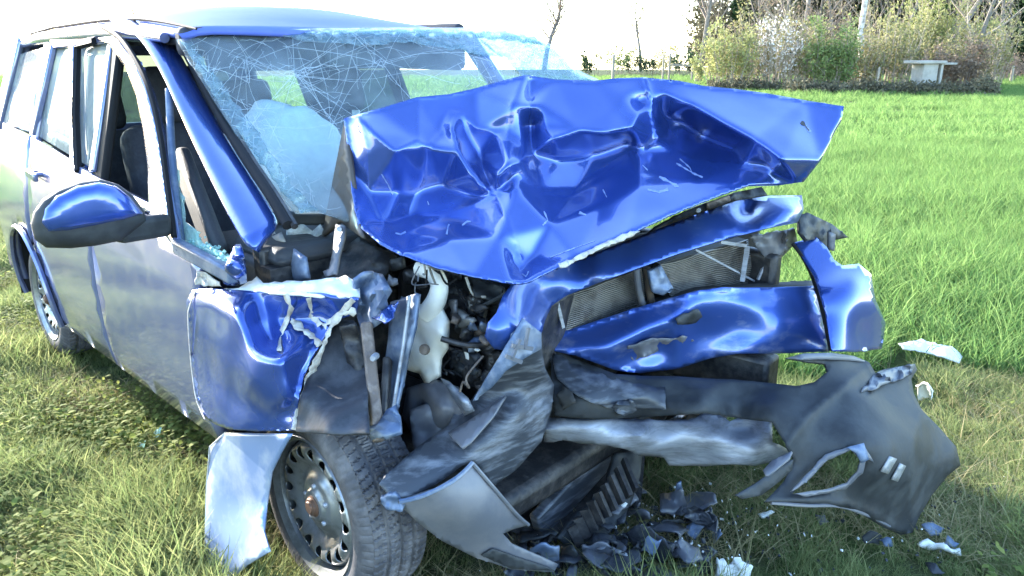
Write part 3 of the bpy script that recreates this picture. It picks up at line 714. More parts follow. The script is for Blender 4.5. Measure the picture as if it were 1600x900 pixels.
lowmid = [(700, 375, .185), (780, 370, .28), (860, 350, .32), (940, 320, .34), (830, 405, .335), (815, 425, .35), (1000, 290, .375), (1090, 285, .475)]
kink = [(1018, 160, .215), (1008, 140, .19)]
kside = [(975, 150, .18), (960, 170, .19), (998, 160, .19)]
bowl_up = [(1040, 145, .235), (1080, 163, .325), (1130, 192, .44), (1180, 219, .545), (1220, 249, .635), (1244, 281, .645)]
bowl_lo = [(1062, 241, .33), (1092, 252, .385), (1160, 258, .505), (1210, 270, .58)]
bowl = [(1060, 190, .255), (1100, 212, .31), (1150, 232, .43), (1200, 252, .56), (1045, 205, .25), (1035, 180, .225)]
hctrl = crest + ridge + lobe + pockets + fold + ball + mid + dark_mid + pinch + pinch_side + leftw + bottom + lowmid + kink + kside + bowl_up + bowl_lo + bowl
xy = lambda L: [(p[0], p[1]) for p in L]
hbase = tps(crest + bottom + [(545, 260, -.17), (560, 352, .03), (1290, 235, .63)])
redge = [(1305, 205, .668), (1283, 250, .70)]
hctrl = crest + bottom + redge + [(x_, y_, float(hbase([(x_, y_)])[0] * -.45 + a_ * 1.45)) for x_, y_, a_ in hctrl if (x_, y_, a_) not in crest and (x_, y_, a_) not in bottom]
hlines = [xy(crest), xy(ridge), xy(lobe), xy(fold), xy(mid), xy(bowl_up), xy(bowl_lo), xy(bottom)]
H_OUT = xy(crest) + [(1314, 190), (1305, 205), (1283, 250)] + xy(bottom)[::-1] + [(560, 352), (550, 300), (545, 250)]
hood = panel('bonnet', PAINT, H_OUT, 'a', hctrl, car, .004, 4.0, pl=True, lines=hlines, smooth=4, crum=(.003, 7), seed=2, ang=None,
             folds=[(ridge, .010, 5), (lobe, .008, 5), (fold, .012, 4), (mid, .008, 5), (bowl_up, .006, 6), (bowl_lo, .010, 5), ([(1008, 124), (1016, 150), (1020, 180), (1028, 216)], .022, 5), ([(829, 125), (830, 160), (828, 238)], -.016, 6), ([(776, 305), (800, 360), (822, 440)], .006, 4), ([(820, 120), (800, 165), (794, 212)], .008, 6), ([(655, 152), (652, 219)], .005, 6), ([(960, 262), (1090, 285), (1180, 285)], .006, 6), ([(822, 441), (812, 420), (800, 405)], -.014, 5), ([(560, 182), (575, 240), (578, 300), (600, 350)], .007, 6)])
hood['label'] = 'blue bonnet folded up into a crumpled tent'
hood.data.materials.append(PRIMER)
# rear half of the bonnet: from the crest down to the bulkhead
cr = [q(x, y, 'a', a) for x, y, a in crest]; V = []; K = 6
for i, p in enumerate(cr):
    u = i / (len(cr) - 1); e = Vector((-.50 + .10 * u, -.30 + 1.02 * u, .93 + .05 * u))
    for k in range(K):
        t = k / (K - 1); w = p.lerp(e, t); w.z += .02 * math.sin(u * 19 + t * 3) * t * (1 - t) * 4
        w -= Vector((.004, -.004, .006)); V.append(w)
mesh_from('bonnet_rear_fold', V, [(i * K + k, i * K + k + 1, (i + 1) * K + k + 1, (i + 1) * K + k) for i in range(len(cr) - 1) for k in range(K - 1)], hood, (BROWN,))
panel('bonnet_lining', BROWN, [(538, 188), (546, 250), (552, 300), (560, 350), (566, 372), (530, 346), (503, 368), (510, 330), (522, 270)], 'a', [(538, 188, -.255), (560, 350, -.05), (503, 368, -.34), (522, 270, -.32), (530, 346, -.25)], hood, .012, 10, crum=(.008, 12), ofs=-.006)
rs = random.Random(8); hfun = PANEL_F[hood.name]
def scratch(pts, w):
    P = resample(pts, 5, False); T = np.gradient(P, axis=0); T /= np.linalg.norm(T, axis=1, keepdims=True) + 1e-9; Nn = np.c_[-T[:, 1], T[:, 0]]
    ww = (w * (.3 + np.array([rs.random() for _ in P])))[:, None]; return [tuple(p) for p in np.concatenate([P + Nn * ww, (P - Nn * ww)[::-1]])]
HV = np.array([v.co[:] for v in hood.data.vertices])
from mathutils.bvhtree import BVHTree
def on_sheet(obj, polys, name, m, parent, ofs=.0012):
    """a mark lying on a bent sheet: cut in the photo's plane, dropped onto the sheet along the view"""
    bv = BVHTree.FromPolygons([v.co for v in obj.data.vertices], [tuple(p.vertices) for p in obj.data.polygons]); V_ = []; F_ = []
    for poly in polys:
        v2, f2 = fill2d(poly, [], 3.5); dirs = rays(v2[:, 0], v2[:, 1]); n0 = len(V_); ok = True; P = []
        for d_ in dirs:
            hit = bv.ray_cast(Vector(CAML), Vector(d_).normalized())[0]
            if hit is None: ok = False; break
            P.append(hit - Vector(d_).normalized() * ofs)
        if ok: V_ += P; F_ += [tuple(i + n0 for i in f) for f in f2]
    o = mesh_from(name, V_, F_, parent, (m,)); return o
on_sheet(hood, [scratch(p, w) for p, w in [([(1057, 255), (1072, 264), (1086, 272), (1098, 277)], 1.5), ([(1062, 248), (1078, 262), (1082, 272)], 1.2), ([(1030, 276), (1046, 284), (1060, 292)], 2.6), ([(1012, 296), (1030, 300), (1044, 296)], 2.2), ([(905, 332), (916, 336)], 3), ([(698, 366), (700, 354), (702, 350)], 1.2), ([(722, 352), (730, 346), (736, 346)], 1.3), ([(596, 272), (606, 288), (614, 304)], 1), ([(860, 402), (896, 388), (930, 376)], 1), ([(942, 296), (948, 308)], .9), ([(1004, 258), (1012, 266)], .8), ([(850, 330), (856, 344), (848, 352)], 1.4), ([(668, 314), (670, 320)], 1.2), ([(618, 364), (626, 366), (634, 362)], 1.8), ([(826, 424), (822, 432), (816, 428)], 2.2), ([(1258, 196), (1266, 206)], 2.2)]], 'paint_scrape', SCRAPE, hood)['kind'] = 'stuff'
on_sheet(hood, [scratch([(1252, 190), (1258, 196), (1264, 204)], 2.6)], 'dark_slot_patch', RADBACK, hood, .0020)  # dark patch laid on the bonnet, painting the shade of a slot
# bright bent lip at the front edge of the bonnet
lip = lambda pts, w: pts + [(x, y + w) for x, y in pts[::-1]]
hf = PANEL_F[hood.name]
panel('bonnet_lip', PRIMER, ragged([(870, 414), (905, 398), (940, 380), (985, 362), (1000, 360), (985, 372), (940, 388), (905, 406), (880, 420)], 1, 3, 6), 'a', hf, hood, .003, 5, ofs=.012, crum=(.006, 40))

# ------------------------------------------------------------------ blue front panels
XM = [(800, 443), (832, 430), (900, 406), (985, 374), (1080, 338), (1150, 314), (1200, 306), (1253, 305), (1256, 328), (1246, 348), (1195, 357), (1140, 372), (1060, 396), (990, 421), (930, 444), (885, 462), (862, 478), (852, 500), (846, 522), (828, 542), (800, 549), (772, 545), (757, 526), (762, 505), (776, 488), (786, 462)]
panel('front_crossmember', PAINT_SCUFF, XM, 'a', [(800, 443, 0.345), (900, 406, 0.276), (985, 374, 0.341), (1080, 338, 0.409), (1150, 314, 0.460), (1253, 305, 0.550), (870, 445, 0.327), (930, 430, 0.375), (1000, 402, 0.426), (1080, 372, 0.484), (1150, 350, 0.540), (1240, 330, 0.627), (862, 478, 0.324), (930, 444, 0.375), (1060, 396, 0.483), (1140, 372, 0.542), (1246, 348, 0.629), (775, 520, 0.435), (815, 500, 0.425), (800, 470, 0.385), (800, 549, 0.435), (757, 526, 0.405), (846, 522, 0.420), (1165, 330, 0.485), (1190, 340, 0.582)], car, .004, 6, crum=(.007, 8), seed=5, ang=None)
BB = [(850, 530), (870, 521), (930, 502), (990, 482), (1060, 462), (1090, 454), (1130, 449), (1200, 449), (1272, 447), (1284, 490), (1296, 549), (1230, 552), (1150, 553), (1110, 560), (1060, 576), (1000, 583), (960, 578), (900, 556), (850, 545)]
bctl = [(850, 530, 0.170), (930, 502, 0.266), (990, 482, 0.344), (1060, 462, 0.435), (1090, 454, 0.479), (1130, 449, 0.517), (1200, 449, 0.579), (1272, 447, 0.652), (850, 545, 0.215), (900, 546, 0.298), (950, 546, 0.380), (1010, 518, 0.448), (1060, 491, 0.490), (1095, 466, 0.511), (1130, 470, 0.537), (1180, 470, 0.595), (1275, 470, 0.688), (1284, 490, 0.707), (1296, 549, 0.750), (1230, 552, 0.673), (1150, 553, 0.581), (1110, 560, 0.518), (1060, 576, 0.460), (1000, 583, 0.398), (960, 578, 0.350), (900, 556, 0.283), (1030, 540, 0.402), (1085, 525, 0.472), (1140, 515, 0.542), (1200, 510, 0.634), (1175, 530, 0.603), (980, 555, 0.364), (1060, 515, 0.485)]
panel('front_bumper_skin', PAINT_SCUFF, BB, 'a', bctl, car, .004, 6, pl=True, lines=[[(850, 545), (900, 546), (950, 546), (1010, 518), (1060, 491), (1095, 466)]], smooth=8, crum=(.006, 10), seed=6, ang=None)
bf = tps(bctl)
panel('torn_patch', GREY_PLASTIC, ragged([(978, 546), (1000, 533), (1040, 528), (1078, 526), (1086, 535), (1050, 545), (1030, 549), (990, 562)], 1.5, 6, 10), 'a', bf, car, .004, 6, ofs=.012, crum=(.02, 30))
panel('torn_patch', PLASTIC, ragged([(1055, 497), (1090, 482), (1098, 494), (1090, 506), (1062, 508)], 1.2, 7, 8), 'a', bf, car, .003, 6, ofs=.010, crum=(.01, 30))
LF = [(1240, 379), (1275, 370), (1292, 386), (1303, 406), (1316, 415), (1342, 412), (1361, 428), (1368, 468), (1384, 505), (1378, 545), (1340, 550), (1300, 549), (1290, 492), (1272, 432)]
panel('left_fender', PAINT, LF, 'a', [(1240, 379, 0.580), (1275, 370, 0.621), (1312, 415, 0.723), (1342, 412, 0.755), (1361, 428, .79), (1272, 432, 0.694), (1330, 440, 0.794), (1300, 470, 0.786), (1366, 470, .84), (1384, 505, .85), (1378, 545, .855), (1340, 550, 0.855), (1300, 549, 0.831), (1290, 492, 0.780), (1330, 500, 0.834), (1300, 440, 0.751)], car, .004, 6, crum=(.005, 8), seed=8, ang=None)
tube('panel_gap_trim', GASKET, [q(x, y, 'a', a) for x, y, a in [(1238, 380, .585), (1256, 405, .63), (1272, 440, .685), (1286, 490, .75), (1298, 548, .80)]], .006, car, 6)

# radiators behind the opening
def core(name, quad, a, rows, m=RADIATOR):
    P = [q(x, y, 'a', aa) for (x, y), aa in zip(quad, a)]
    root = mesh_from(name, P + [p + Vector((-.04, .01, 0)) for p in P], [(3, 2, 1, 0), (4, 5, 6, 7), (0, 1, 5, 4), (1, 2, 6, 5), (2, 3, 7, 6), (3, 0, 4, 7)], car, (RADBACK,), False)
    mb = MB()
    for k in range(rows):
        t = (k + .5) / rows; p0 = P[0].lerp(P[3], t); p1 = P[1].lerp(P[2], t); n = 7; pts = []
        for i in range(n + 1):
            u = i / n; w = p0.lerp(p1, u); w += Vector((.004 + .006 * noise.noise(w * 9), 0, .006 * noise.noise(w * 14 + Vector((k * .05, 0, 0))))); pts.append(w)
        for a_, b_ in zip(pts[:-1], pts[1:]): mb.bar(a_, b_, .008, (P[0] - P[3]).length / rows * .55)
    o = mb.make('cooling_fins', m, root, False); o['kind'] = 'stuff'
    return root
core('radiator', [(866, 468), (1000, 418), (1006, 478), (872, 520)], (.20, .31, .31, .21), 20)
core('radiator', [(1030, 412), (1166, 374), (1176, 452), (1048, 470)], (.36, .47, .47, .38), 24)
tube('radiator_hose', GREY_PLASTIC, [q(x, y, 'a', .345) for x, y in [(994, 420), (998, 450), (1004, 475)]], .011, car)
tube('radiator_hose', BROWN, [q(x, y, 'a', .36) for x, y in [(1010, 418), (1014, 450), (1018, 472)]], .012, car)
panel('cooler_bracket', BLUEGREY, [(1016, 424), (1034, 416), (1052, 450), (1036, 462), (1022, 458)], 'a', [(1016, 424, .385), (1052, 450, .425), (1022, 458, .40)], car, .012, 6, crum=(.012, 40))
mb = MB()
for (x0, y0, x1, y1, a0, w) in [(1086, 390, 1180, 440, .48, .006), (1168, 385, 1160, 440, .49, .014), (1125, 378, 1165, 384, .49, .010), (870, 470, 880, 512, .24, .010), (1184, 437, 1196, 410, .51, .008)]:
    mb = MB(); mb.bar(q(x0, y0, 'a', a0), q(x1, y1, 'a', a0 + .01), w, w); mb.make('cooler_strut', SILVER, car)
panel('headlamp_bracket', GREY_PLASTIC, [(1172, 372), (1206, 362), (1242, 358), (1246, 376), (1232, 392), (1214, 410), (1206, 430), (1196, 404)], 'a', [(1172, 372, .50), (1242, 360, .55), (1206, 430, .51), (1210, 390, .55)], car, .01, 6, crum=(.02, 30))
panel('lower_grille_ledge', RADBACK, [(852, 516), (990, 474), (1090, 448), (1270, 438), (1272, 450), (1130, 452), (1090, 458), (990, 486), (852, 534)], 'a', [(852, 520, 0.131), (1090, 450, 0.429), (1270, 440, 0.601), (990, 480, 0.294), (1000, 486, 0.338), (1200, 452, 0.569)], car, .01, 8)
panel('headlamp_remains', PLASTIC, [(1250, 335), (1262, 332), (1300, 350), (1326, 371), (1310, 374), (1300, 365), (1303, 390), (1290, 392), (1280, 372), (1262, 376), (1250, 360)], 'a', [(1250, 335, .60), (1326, 371, .60), (1290, 392, .63), (1262, 376, .64)], car, .012, 6, crum=(.02, 22))
panel('headlamp_plate', GREY_PLASTIC, [(1296, 362), (1306, 366), (1304, 393), (1296, 390)], 'a', [(1296, 362, .64), (1306, 366, .65), (1304, 393, .65)], car, .01, 6)
panel('bonnet_latch_panel', DARK, [(985, 378), (1040, 348), (1090, 322), (1150, 300), (1190, 292), (1200, 306), (1150, 316), (1080, 342), (990, 382)], 'a', [(985, 378, .28), (1090, 330, .36), (1190, 295, .44)], car, .01, 8, crum=(.015, 20))
mb = MB(); mb.lathe([(0, .012), (.006, .012), (.009, .006), (.009, -.01)], q(1091, 329, 'a', .40), CAML - np.array(q(1091, 329, 'a', .40)), 10); mb.make('latch_bolt', SILVER, car)
panel('latch_bracket', RUSTY, [(1105, 318), (1140, 306), (1142, 314), (1106, 330)], 'a', [(1105, 318, .40), (1140, 306, .43), (1142, 314, .43)], car, .006, 6)

# ------------------------------------------------------------------ black lower bumper, hanging off
BK = [(848, 543), (880, 549), (920, 568), (960, 584), (1000, 587), (1060, 588), (1100, 591), (1150, 593), (1200, 598), (1245, 603), (1272, 597), (1294, 580), (1290, 568), (1262, 566), (1226, 560), (1256, 553), (1300, 552), (1332, 557), (1358, 566), (1368, 583), (1380, 577), (1430, 568), (1433, 578), (1424, 592), (1428, 615), (1440, 640), (1465, 665), (1494, 698), (1501, 727), (1480, 744), (1456, 774), (1436, 808), (1426, 832), (1408, 836), (1380, 824), (1350, 806), (1325, 794), (1290, 790), (1230, 788), (1196, 782), (1226, 752), (1242, 722), (1226, 692), (1206, 660), (1150, 652), (1100, 646), (1000, 652), (930, 656), (866, 650), (860, 600), (862, 566)]
FOG = [(1238, 771), (1262, 745), (1290, 714), (1330, 699), (1352, 716), (1346, 738), (1330, 755), (1296, 768), (1262, 774)]
bkc = [(850, 545, .20), (860, 600, .30), (866, 650, .33), (920, 568, .30), (1000, 590, .43), (1100, 594, .58), (1200, 600, .73), (1000, 620, .51), (1100, 620, .65), (1200, 630, .79), (1300, 640, .92), (1000, 652, .48), (1150, 652, .70), (1300, 575, .85), (1250, 556, .79), (1358, 568, .86), (1430, 572, .91), (1425, 600, .95), (1465, 665, 1.05), (1498, 710, 1.11), (1498, 730, 1.115), (1456, 774, 1.09), (1426, 832, 1.065), (1408, 836, 1.055), (1350, 806, 1.03), (1290, 790, .985), (1200, 784, .90), (1240, 720, .90), (1300, 720, .98), (1390, 700, 1.07), (1380, 760, 1.07), (1350, 620, .95), (1260, 605, .83), (920, 610, .41)]
blk = panel('lower_bumper', PLASTIC, BK, 'a', bkc, car, .008, 6, holes=[FOG], crum=(.010, 8), seed=9, ang=None, folds=[([(1226, 700), (1262, 650), (1330, 592), (1362, 570)], .018, 12), ([(1196, 782), (1290, 782), (1350, 796), (1408, 830)], .014, 8), ([(1440, 640), (1420, 720), (1426, 832)], .012, 14), ([(866, 604), (1000, 618), (1200, 618)], -.012, 10)])
blk['label'] = 'black plastic lower bumper torn loose and hanging to the grass'
bkf = tps(bkc)
panel('fog_lamp_rim', GREY_PLASTIC, ragged([(1240, 772), (1262, 776), (1298, 770), (1322, 764), (1348, 740), (1354, 716), (1366, 722), (1352, 698), (1330, 696), (1290, 710), (1262, 740), (1236, 768), (1246, 764), (1268, 746), (1294, 718), (1330, 704), (1346, 718), (1340, 738), (1324, 756), (1294, 766), (1262, 768)], .5, 2, 8), 'a', bkf, blk, .006, 6, ofs=.006)
panel('fog_lamp_tab', BLUEGREY, [(1322, 699), (1350, 692), (1358, 718), (1346, 724), (1338, 708)], 'a', bkf, blk, .005, 6, ofs=.012)
for qd in ([(1377, 737), (1391, 713), (1402, 717), (1388, 741)], [(1394, 750), (1407, 724), (1416, 728), (1403, 753)]):
    panel('reflector_strip', STICK, qd, 'a', bkf, blk, .004, 6, ofs=.006)
tube('bumper_crease', GREY_PLASTIC, [q(x, y, 'a', bkf([(x, y)])[0] + .004) for x, y in [(1205, 786), (1260, 790), (1310, 791), (1350, 803), (1390, 822)]], .005, blk, 6)
panel('bumper_top_edge', GREY_PLASTIC, [(1226, 560), (1256, 552), (1300, 551), (1334, 556), (1358, 566), (1330, 563), (1290, 561), (1256, 562)], 'a', bkf, blk, .004, 6, ofs=.006)
panel('bumper_corner_tab', GREY_PLASTIC, ragged([(1366, 586), (1384, 577), (1430, 569), (1424, 584), (1390, 598), (1372, 606), (1346, 612)], 1, 2, 9), 'a', bkf, blk, .004, 6, ofs=.008, crum=(.02, 30))
panel('scraped_strip', PLASTIC_SCUFF, ragged([(862, 556), (880, 556), (920, 578), (990, 598), (1040, 606), (1040, 640), (960, 640), (900, 620), (868, 590)], 1.5, 3, 10), 'a', bkf, blk, .003, 8, ofs=.005, crum=(.008, 20))
panel('dark_hole_patch', RADBACK, ragged([(880, 605), (896, 612), (900, 630), (880, 640), (868, 618)], 1, 3, 6), 'a', bkf, blk, .003, 6, ofs=.010)  # dark sheet on the bumper face, shade of a hole painted in
panel('torn_flap', PLASTIC_SCUFF, ragged([(956, 640), (972, 622), (992, 628), (994, 642), (976, 650)], 1, 3, 6), 'a', bkf, blk, .004, 6, ofs=.016, crum=(.02, 40))
panel('bumper_lower_lip', PLASTIC, [(1150, 774), (1180, 757), (1222, 727), (1240, 718), (1238, 734), (1215, 755), (1190, 774), (1160, 780)], 'a', [(1150, 774, .90), (1240, 720, .945), (1190, 774, .93)], car, .006, 7)
panel('bumper_lower_lip', GREY_PLASTIC, [(1192, 735), (1205, 720), (1237, 705), (1232, 716), (1205, 738), (1196, 744)], 'a', [(1192, 735, .90), (1237, 705, .945), (1205, 738, .93)], car, .006, 7)
SB = ragged([(850, 652), (920, 653), (1000, 656), (1075, 656), (1100, 646), (1122, 648), (1140, 658), (1165, 650), (1205, 656), (1208, 690), (1236, 706), (1232, 722), (1180, 726), (1100, 728), (1046, 727), (1038, 714), (1000, 712), (960, 697), (880, 690), (850, 690)], .8, 4, 12)
panel('bumper_beam', SILVER, SB, 'a', [(850, 652, .26), (850, 672, .31), (850, 690, .265), (1000, 656, .46), (1000, 680, .515), (1000, 710, .475), (1100, 650, .58), (1110, 685, .645), (1100, 728, .61), (1206, 660, .73), (1208, 690, .77), (1232, 720, .79), (1150, 665, .65), (1150, 700, .71), (920, 672, .41)], car, .006, 6, crum=(.014, 13), seed=11, ang=40)

# near side bumper pieces
P1 = [(818, 500), (846, 522), (847, 548), (852, 576), (866, 602), (862, 640), (846, 690), (806, 735), (770, 760), (742, 722), (722, 728), (690, 752), (640, 778), (612, 778), (592, 756), (602, 742), (650, 700), (700, 664), (712, 640), (735, 626), (762, 588), (790, 545)]
panel('near_bumper_piece', PLASTIC_SCUFF, P1, 'a', [(818, 500, .42), (846, 522, .43), (852, 576, .41), (866, 602, .36), (862, 640, .39), (806, 735, .40), (770, 760, .40), (600, 750, .33), (650, 700, .29), (712, 640, .22), (762, 588, .34), (790, 560, .41), (800, 640, .40), (740, 690, .39), (660, 740, .37), (770, 620, .32), (800, 600, .355)], car, .006, 7, crum=(.010, 9), seed=12, ang=50)['label'] = 'scraped dark near side half of the bumper'
panel('bumper_bracket', BLUEGREY, [(818, 498), (846, 520), (846, 545), (820, 560), (790, 580), (768, 606), (738, 628), (762, 586), (790, 542)], 'a', [(818, 498, .455), (846, 520, .465), (790, 580, .465), (738, 628, .36), (762, 586, .41), (846, 545, .47)], car, .008, 7, crum=(.01, 14))
mb = MB()
for x0, y0, x1, y1 in [(800, 540, 832, 545), (812, 530, 800, 560), (790, 556, 815, 566), (826, 512, 820, 545)]: mb.bar(q(x0, y0, 'a', .482), q(x1, y1, 'a', .486), .006, .01)
mb.make('bracket_ribs', GREY_PLASTIC, car)
panel('bumper_bracket', GREY_PLASTIC, [(700, 676), (735, 655), (790, 618), (770, 650), (735, 690), (722, 700), (712, 690)], 'a', [(700, 676, .315), (790, 618, .385), (735, 690, .42)], car, .006, 7)
P2 = [(738, 722), (752, 740), (780, 770), (806, 802), (826, 820), (800, 828), (786, 834), (800, 850), (850, 872), (872, 882), (866, 894), (800, 890), (742, 871), (690, 845), (652, 816), (622, 786), (634, 781), (680, 764), (716, 742)]
near2 = panel('near_bumper_end', GREY_PLASTIC, P2, 'a', [(738, 722, .43), (622, 786, .385), (826, 820, .475), (690, 845, .385), (742, 871, .415), (866, 890, .51), (700, 790, .45), (760, 800, .475), (652, 816, .38)], car, .006, 7, crum=(.006, 8), seed=13, ang=50)
near2['label'] = 'grey outer skin of the broken near bumper end'
nf = PANEL_F[near2.name]
tube('bumper_end_edge', BLUEGREY, [q(x, y, 'a', nf([(x, y)])[0] + .004) for x, y in [(624, 784), (660, 775), (700, 756), (724, 738), (738, 723)]], .006, near2, 6)
tube('bumper_end_edge', GREY_PLASTIC, [q(x, y, 'a', nf([(x, y)])[0] + .004) for x, y in [(738, 723), (770, 760), (806, 802), (826, 820)]], .005, near2, 6)
panel('fog_lamp_scoop', PLASTIC, [(752, 868), (770, 858), (812, 872), (850, 884), (866, 892), (800, 889)], 'a', nf, near2, .004, 6, ofs=.008)
panel('bumper_clip', BLUEGREY, ragged([(592, 782), (612, 772), (634, 784), (628, 800), (604, 796)], 1, 3, 6), 'a', [(592, 782, .35), (634, 784, .39), (604, 796, .36)], car, .012, 6, crum=(.02, 40))

# ------------------------------------------------------------------ crushed near fender and everything behind it
FD = [(291, 472), (300, 453), (330, 450), (400, 455), (440, 456), (500, 459), (560, 466), (556, 490), (528, 500), (512, 520), (496, 545), (474, 590), (464, 635), (459, 672), (400, 674), (358, 671), (338, 664), (318, 652), (305, 610), (297, 540)]
fctl = [(291, 472, .855), (300, 453, .84), (330, 450, .825), (400, 455, .795), (440, 456, .775), (500, 459, .735), (560, 466, .66), (556, 490, .665), (528, 500, .69), (512, 520, .715), (496, 545, .745), (474, 590, .79), (464, 635, .83), (459, 672, .855), (400, 674, .90), (358, 671, .915), (318, 652, .90), (305, 610, .875), (297, 540, .86), (340, 475, .875), (372, 486, .885), (400, 500, .825), (425, 540, .80), (395, 545, .895), (440, 560, .875), (350, 560, .895), (330, 590, .885), (400, 595, .91), (450, 610, .87), (370, 620, .895), (430, 500, .785), (470, 500, .73), (480, 530, .765), (420, 650, .885), (340, 630, .905), (455, 480, .76), (500, 480, .70), (450, 530, .80)]
fen = panel('near_fender', PAINT, FD, 'r', fctl, car, .004, 5, pl=True, lines=[[(340, 475), (372, 486), (395, 545), (440, 560), (474, 590)]], smooth=7, crum=(.008, 9), seed=14, ang=None)
fen['label'] = 'crumpled blue near side fender with torn primer edges'
ff = tps(fctl)
def torn(pts, w, seed):
    P = resample(pts, 6, False); r = np.random.default_rng(seed); T = np.gradient(P, axis=0); T /= np.linalg.norm(T, axis=1, keepdims=True) + 1e-9; Nn = np.c_[-T[:, 1], T[:, 0]]
    ww = w * (1 + .40 * r.normal(size=len(P)))[:, None]; ww = np.clip(ww, w * .3, w * 2)
    return [tuple(p) for p in np.concatenate([P + Nn * ww, (P - Nn * ww)[::-1]])]
for k, (pts, w) in enumerate([([(552, 468), (530, 492), (516, 512), (504, 545), (484, 588), (470, 628), (460, 672)], 4.5), ([(446, 460), (455, 482), (446, 505), (436, 525), (436, 548)], 3.5), ([(482, 466), (488, 492), (500, 508)], 4), ([(505, 510), (528, 492), (556, 486)], 4), ([(455, 500), (474, 515), (492, 528), (500, 540)], 5)]):
    panel('torn_paint_edge', PRIMER, torn(pts, w * 1.0, k), 'r', ff, fen, .001, 5, ofs=.010, crum=(.002, 40), seed=k)
tube('fender_edge', PRIMER, [q(x, y, 'r', ff([(x, y)])[0] + .004) for x, y in [(306, 455), (296, 480), (294, 500), (298, 560), (306, 620), (320, 655)]], .0022, fen, 5)
panel('fender_top_flange', CREAM, ragged([(345, 452), (372, 448), (395, 438), (402, 430), (410, 440), (440, 441), (500, 437), (540, 430), (562, 440), (562, 464), (500, 461), (420, 457)], 1.2, 6, 10), 'r', [(345, 452, .83), (400, 432, .74), (500, 438, .69), (562, 440, .60), (562, 464, .65), (420, 457, .80), (500, 460, .73)], car, .006, 6, crum=(.02, 22), seed=2)
panel('pillar_shard', PAINT, [(344, 432), (356, 404), (368, 382), (376, 381), (384, 410), (386, 442), (366, 447), (350, 444)], 'r', [(344, 432, .84), (370, 382, .78), (386, 442, .80), (362, 420, .85)], car, .005, 6, crum=(.02, 20))
panel('pillar_shard', PRIMER, ragged([(308, 424), (322, 426), (342, 440), (350, 448), (318, 448), (306, 444)], 1, 4, 6), 'r', [(308, 424, .84), (350, 448, .83), (306, 444, .85)], car, .004, 6, crum=(.02, 30))
panel('fender_flap', PALE_SHEET, [(352, 676), (400, 677), (456, 678), (440, 705), (424, 738), (416, 790), (412, 830), (421, 861), (384, 884), (366, 902), (345, 925), (320, 925), (321, 800), (327, 700)], 'r', [(352, 676, .885), (456, 678, .865), (416, 790, .90), (421, 861, .955), (320, 925, 1.0), (321, 800, .945), (327, 700, .90), (380, 760, .91), (366, 900, .985)], car, .005, 9, crum=(.010, 6), seed=4, ang=None)['label'] = 'pale bent sheet dangling beneath the near fender'
tube('flap_edge', PRIMER, [q(x, y, 'r', r) for x, y, r in [(352, 676, .887), (328, 698, .902), (323, 760, .922), (321, 830, .953), (320, 922, 1.001)]], .003, car, 5, False)
panel('wheel_arch_liner', SHARD, [(512, 520), (530, 500), (552, 500), (566, 520), (572, 560), (576, 676), (520, 678), (462, 674), (468, 625), (486, 575)], 'r', [(512, 520, .70), (552, 500, .64), (572, 560, .64), (576, 676, .83), (520, 678, .86), (462, 674, .875), (486, 575, .765), (520, 600, .75), (500, 640, .83)], car, .006, 7, crum=(.02, 10), seed=3)
panel('arch_liner_fold', DARK, [(530, 512), (556, 505), (570, 560), (566, 600), (545, 580)], 'r', [(530, 512, .695), (556, 505, .665), (566, 600, .67)], car, .006, 7, crum=(.02, 20))
mb = MB(); mb.bar(q(572, 505, 'r', .66), q(592, 690, 'r', .74), .03, .035); bevel(mb.make('suspension_strut', RUSTY, car), .006)
mb = MB(); mb.bar(q(606, 560, 'r', .62), q(600, 660, 'r', .69), .02, .05); bevel(mb.make('inner_rail', DARK, car), .006)
panel('bent_bracket', BLUEGREY, [(610, 472), (652, 458), (646, 510), (632, 575), (616, 640), (606, 656), (590, 628), (598, 590), (606, 530)], 'r', [(610, 472, .56), (652, 458, .55), (632, 575, .60), (606, 656, .66), (590, 628, .63), (620, 540, .61)], car, .012, 7, crum=(.008, 12), ang=40)
tube('bracket_edge', SILVER, [q(x, y, 'r', r) for x, y, r in [(640, 462, .58), (630, 540, .61), (612, 650, .67)]], .005, car, 6, False)
panel('crushed_bulkhead', BLUEGREY, [(556, 440), (576, 424), (598, 428), (613, 455), (604, 470), (613, 492), (588, 510), (566, 522), (556, 490)], 'r', [(556, 440, .64), (598, 428, .58), (613, 492, .60), (566, 522, .67), (580, 470, .63), (596, 450, .65), (572, 446, .60), (600, 480, .64)], car, .012, 7, crum=(.045, 22), seed=5, ang=28)
panel('torn_paint_tab', PAINT, ragged([(582, 496), (604, 480), (622, 470), (616, 496), (600, 506)], 1, 4, 8), 'r', [(582, 496, .68), (622, 470, .62), (600, 506, .68)], car, .004, 5, crum=(.02, 40))
panel('strut_foot', BLUEGREY, [(572, 668), (590, 662), (604, 640), (616, 636), (626, 650), (624, 672), (600, 680), (580, 688)], 'r', [(572, 668, .76), (616, 636, .70), (624, 672, .73), (580, 688, .77)], car, .014, 14, crum=(.03, 20), ang=12)
mb = MB(); mb.lathe([(0, .01), (.007, .01), (.009, .004), (.009, -.02)], q(584, 559, 'r', .70), (.6, -.8, .1), 8); mb.make('strut_bolt', SILVER, car)

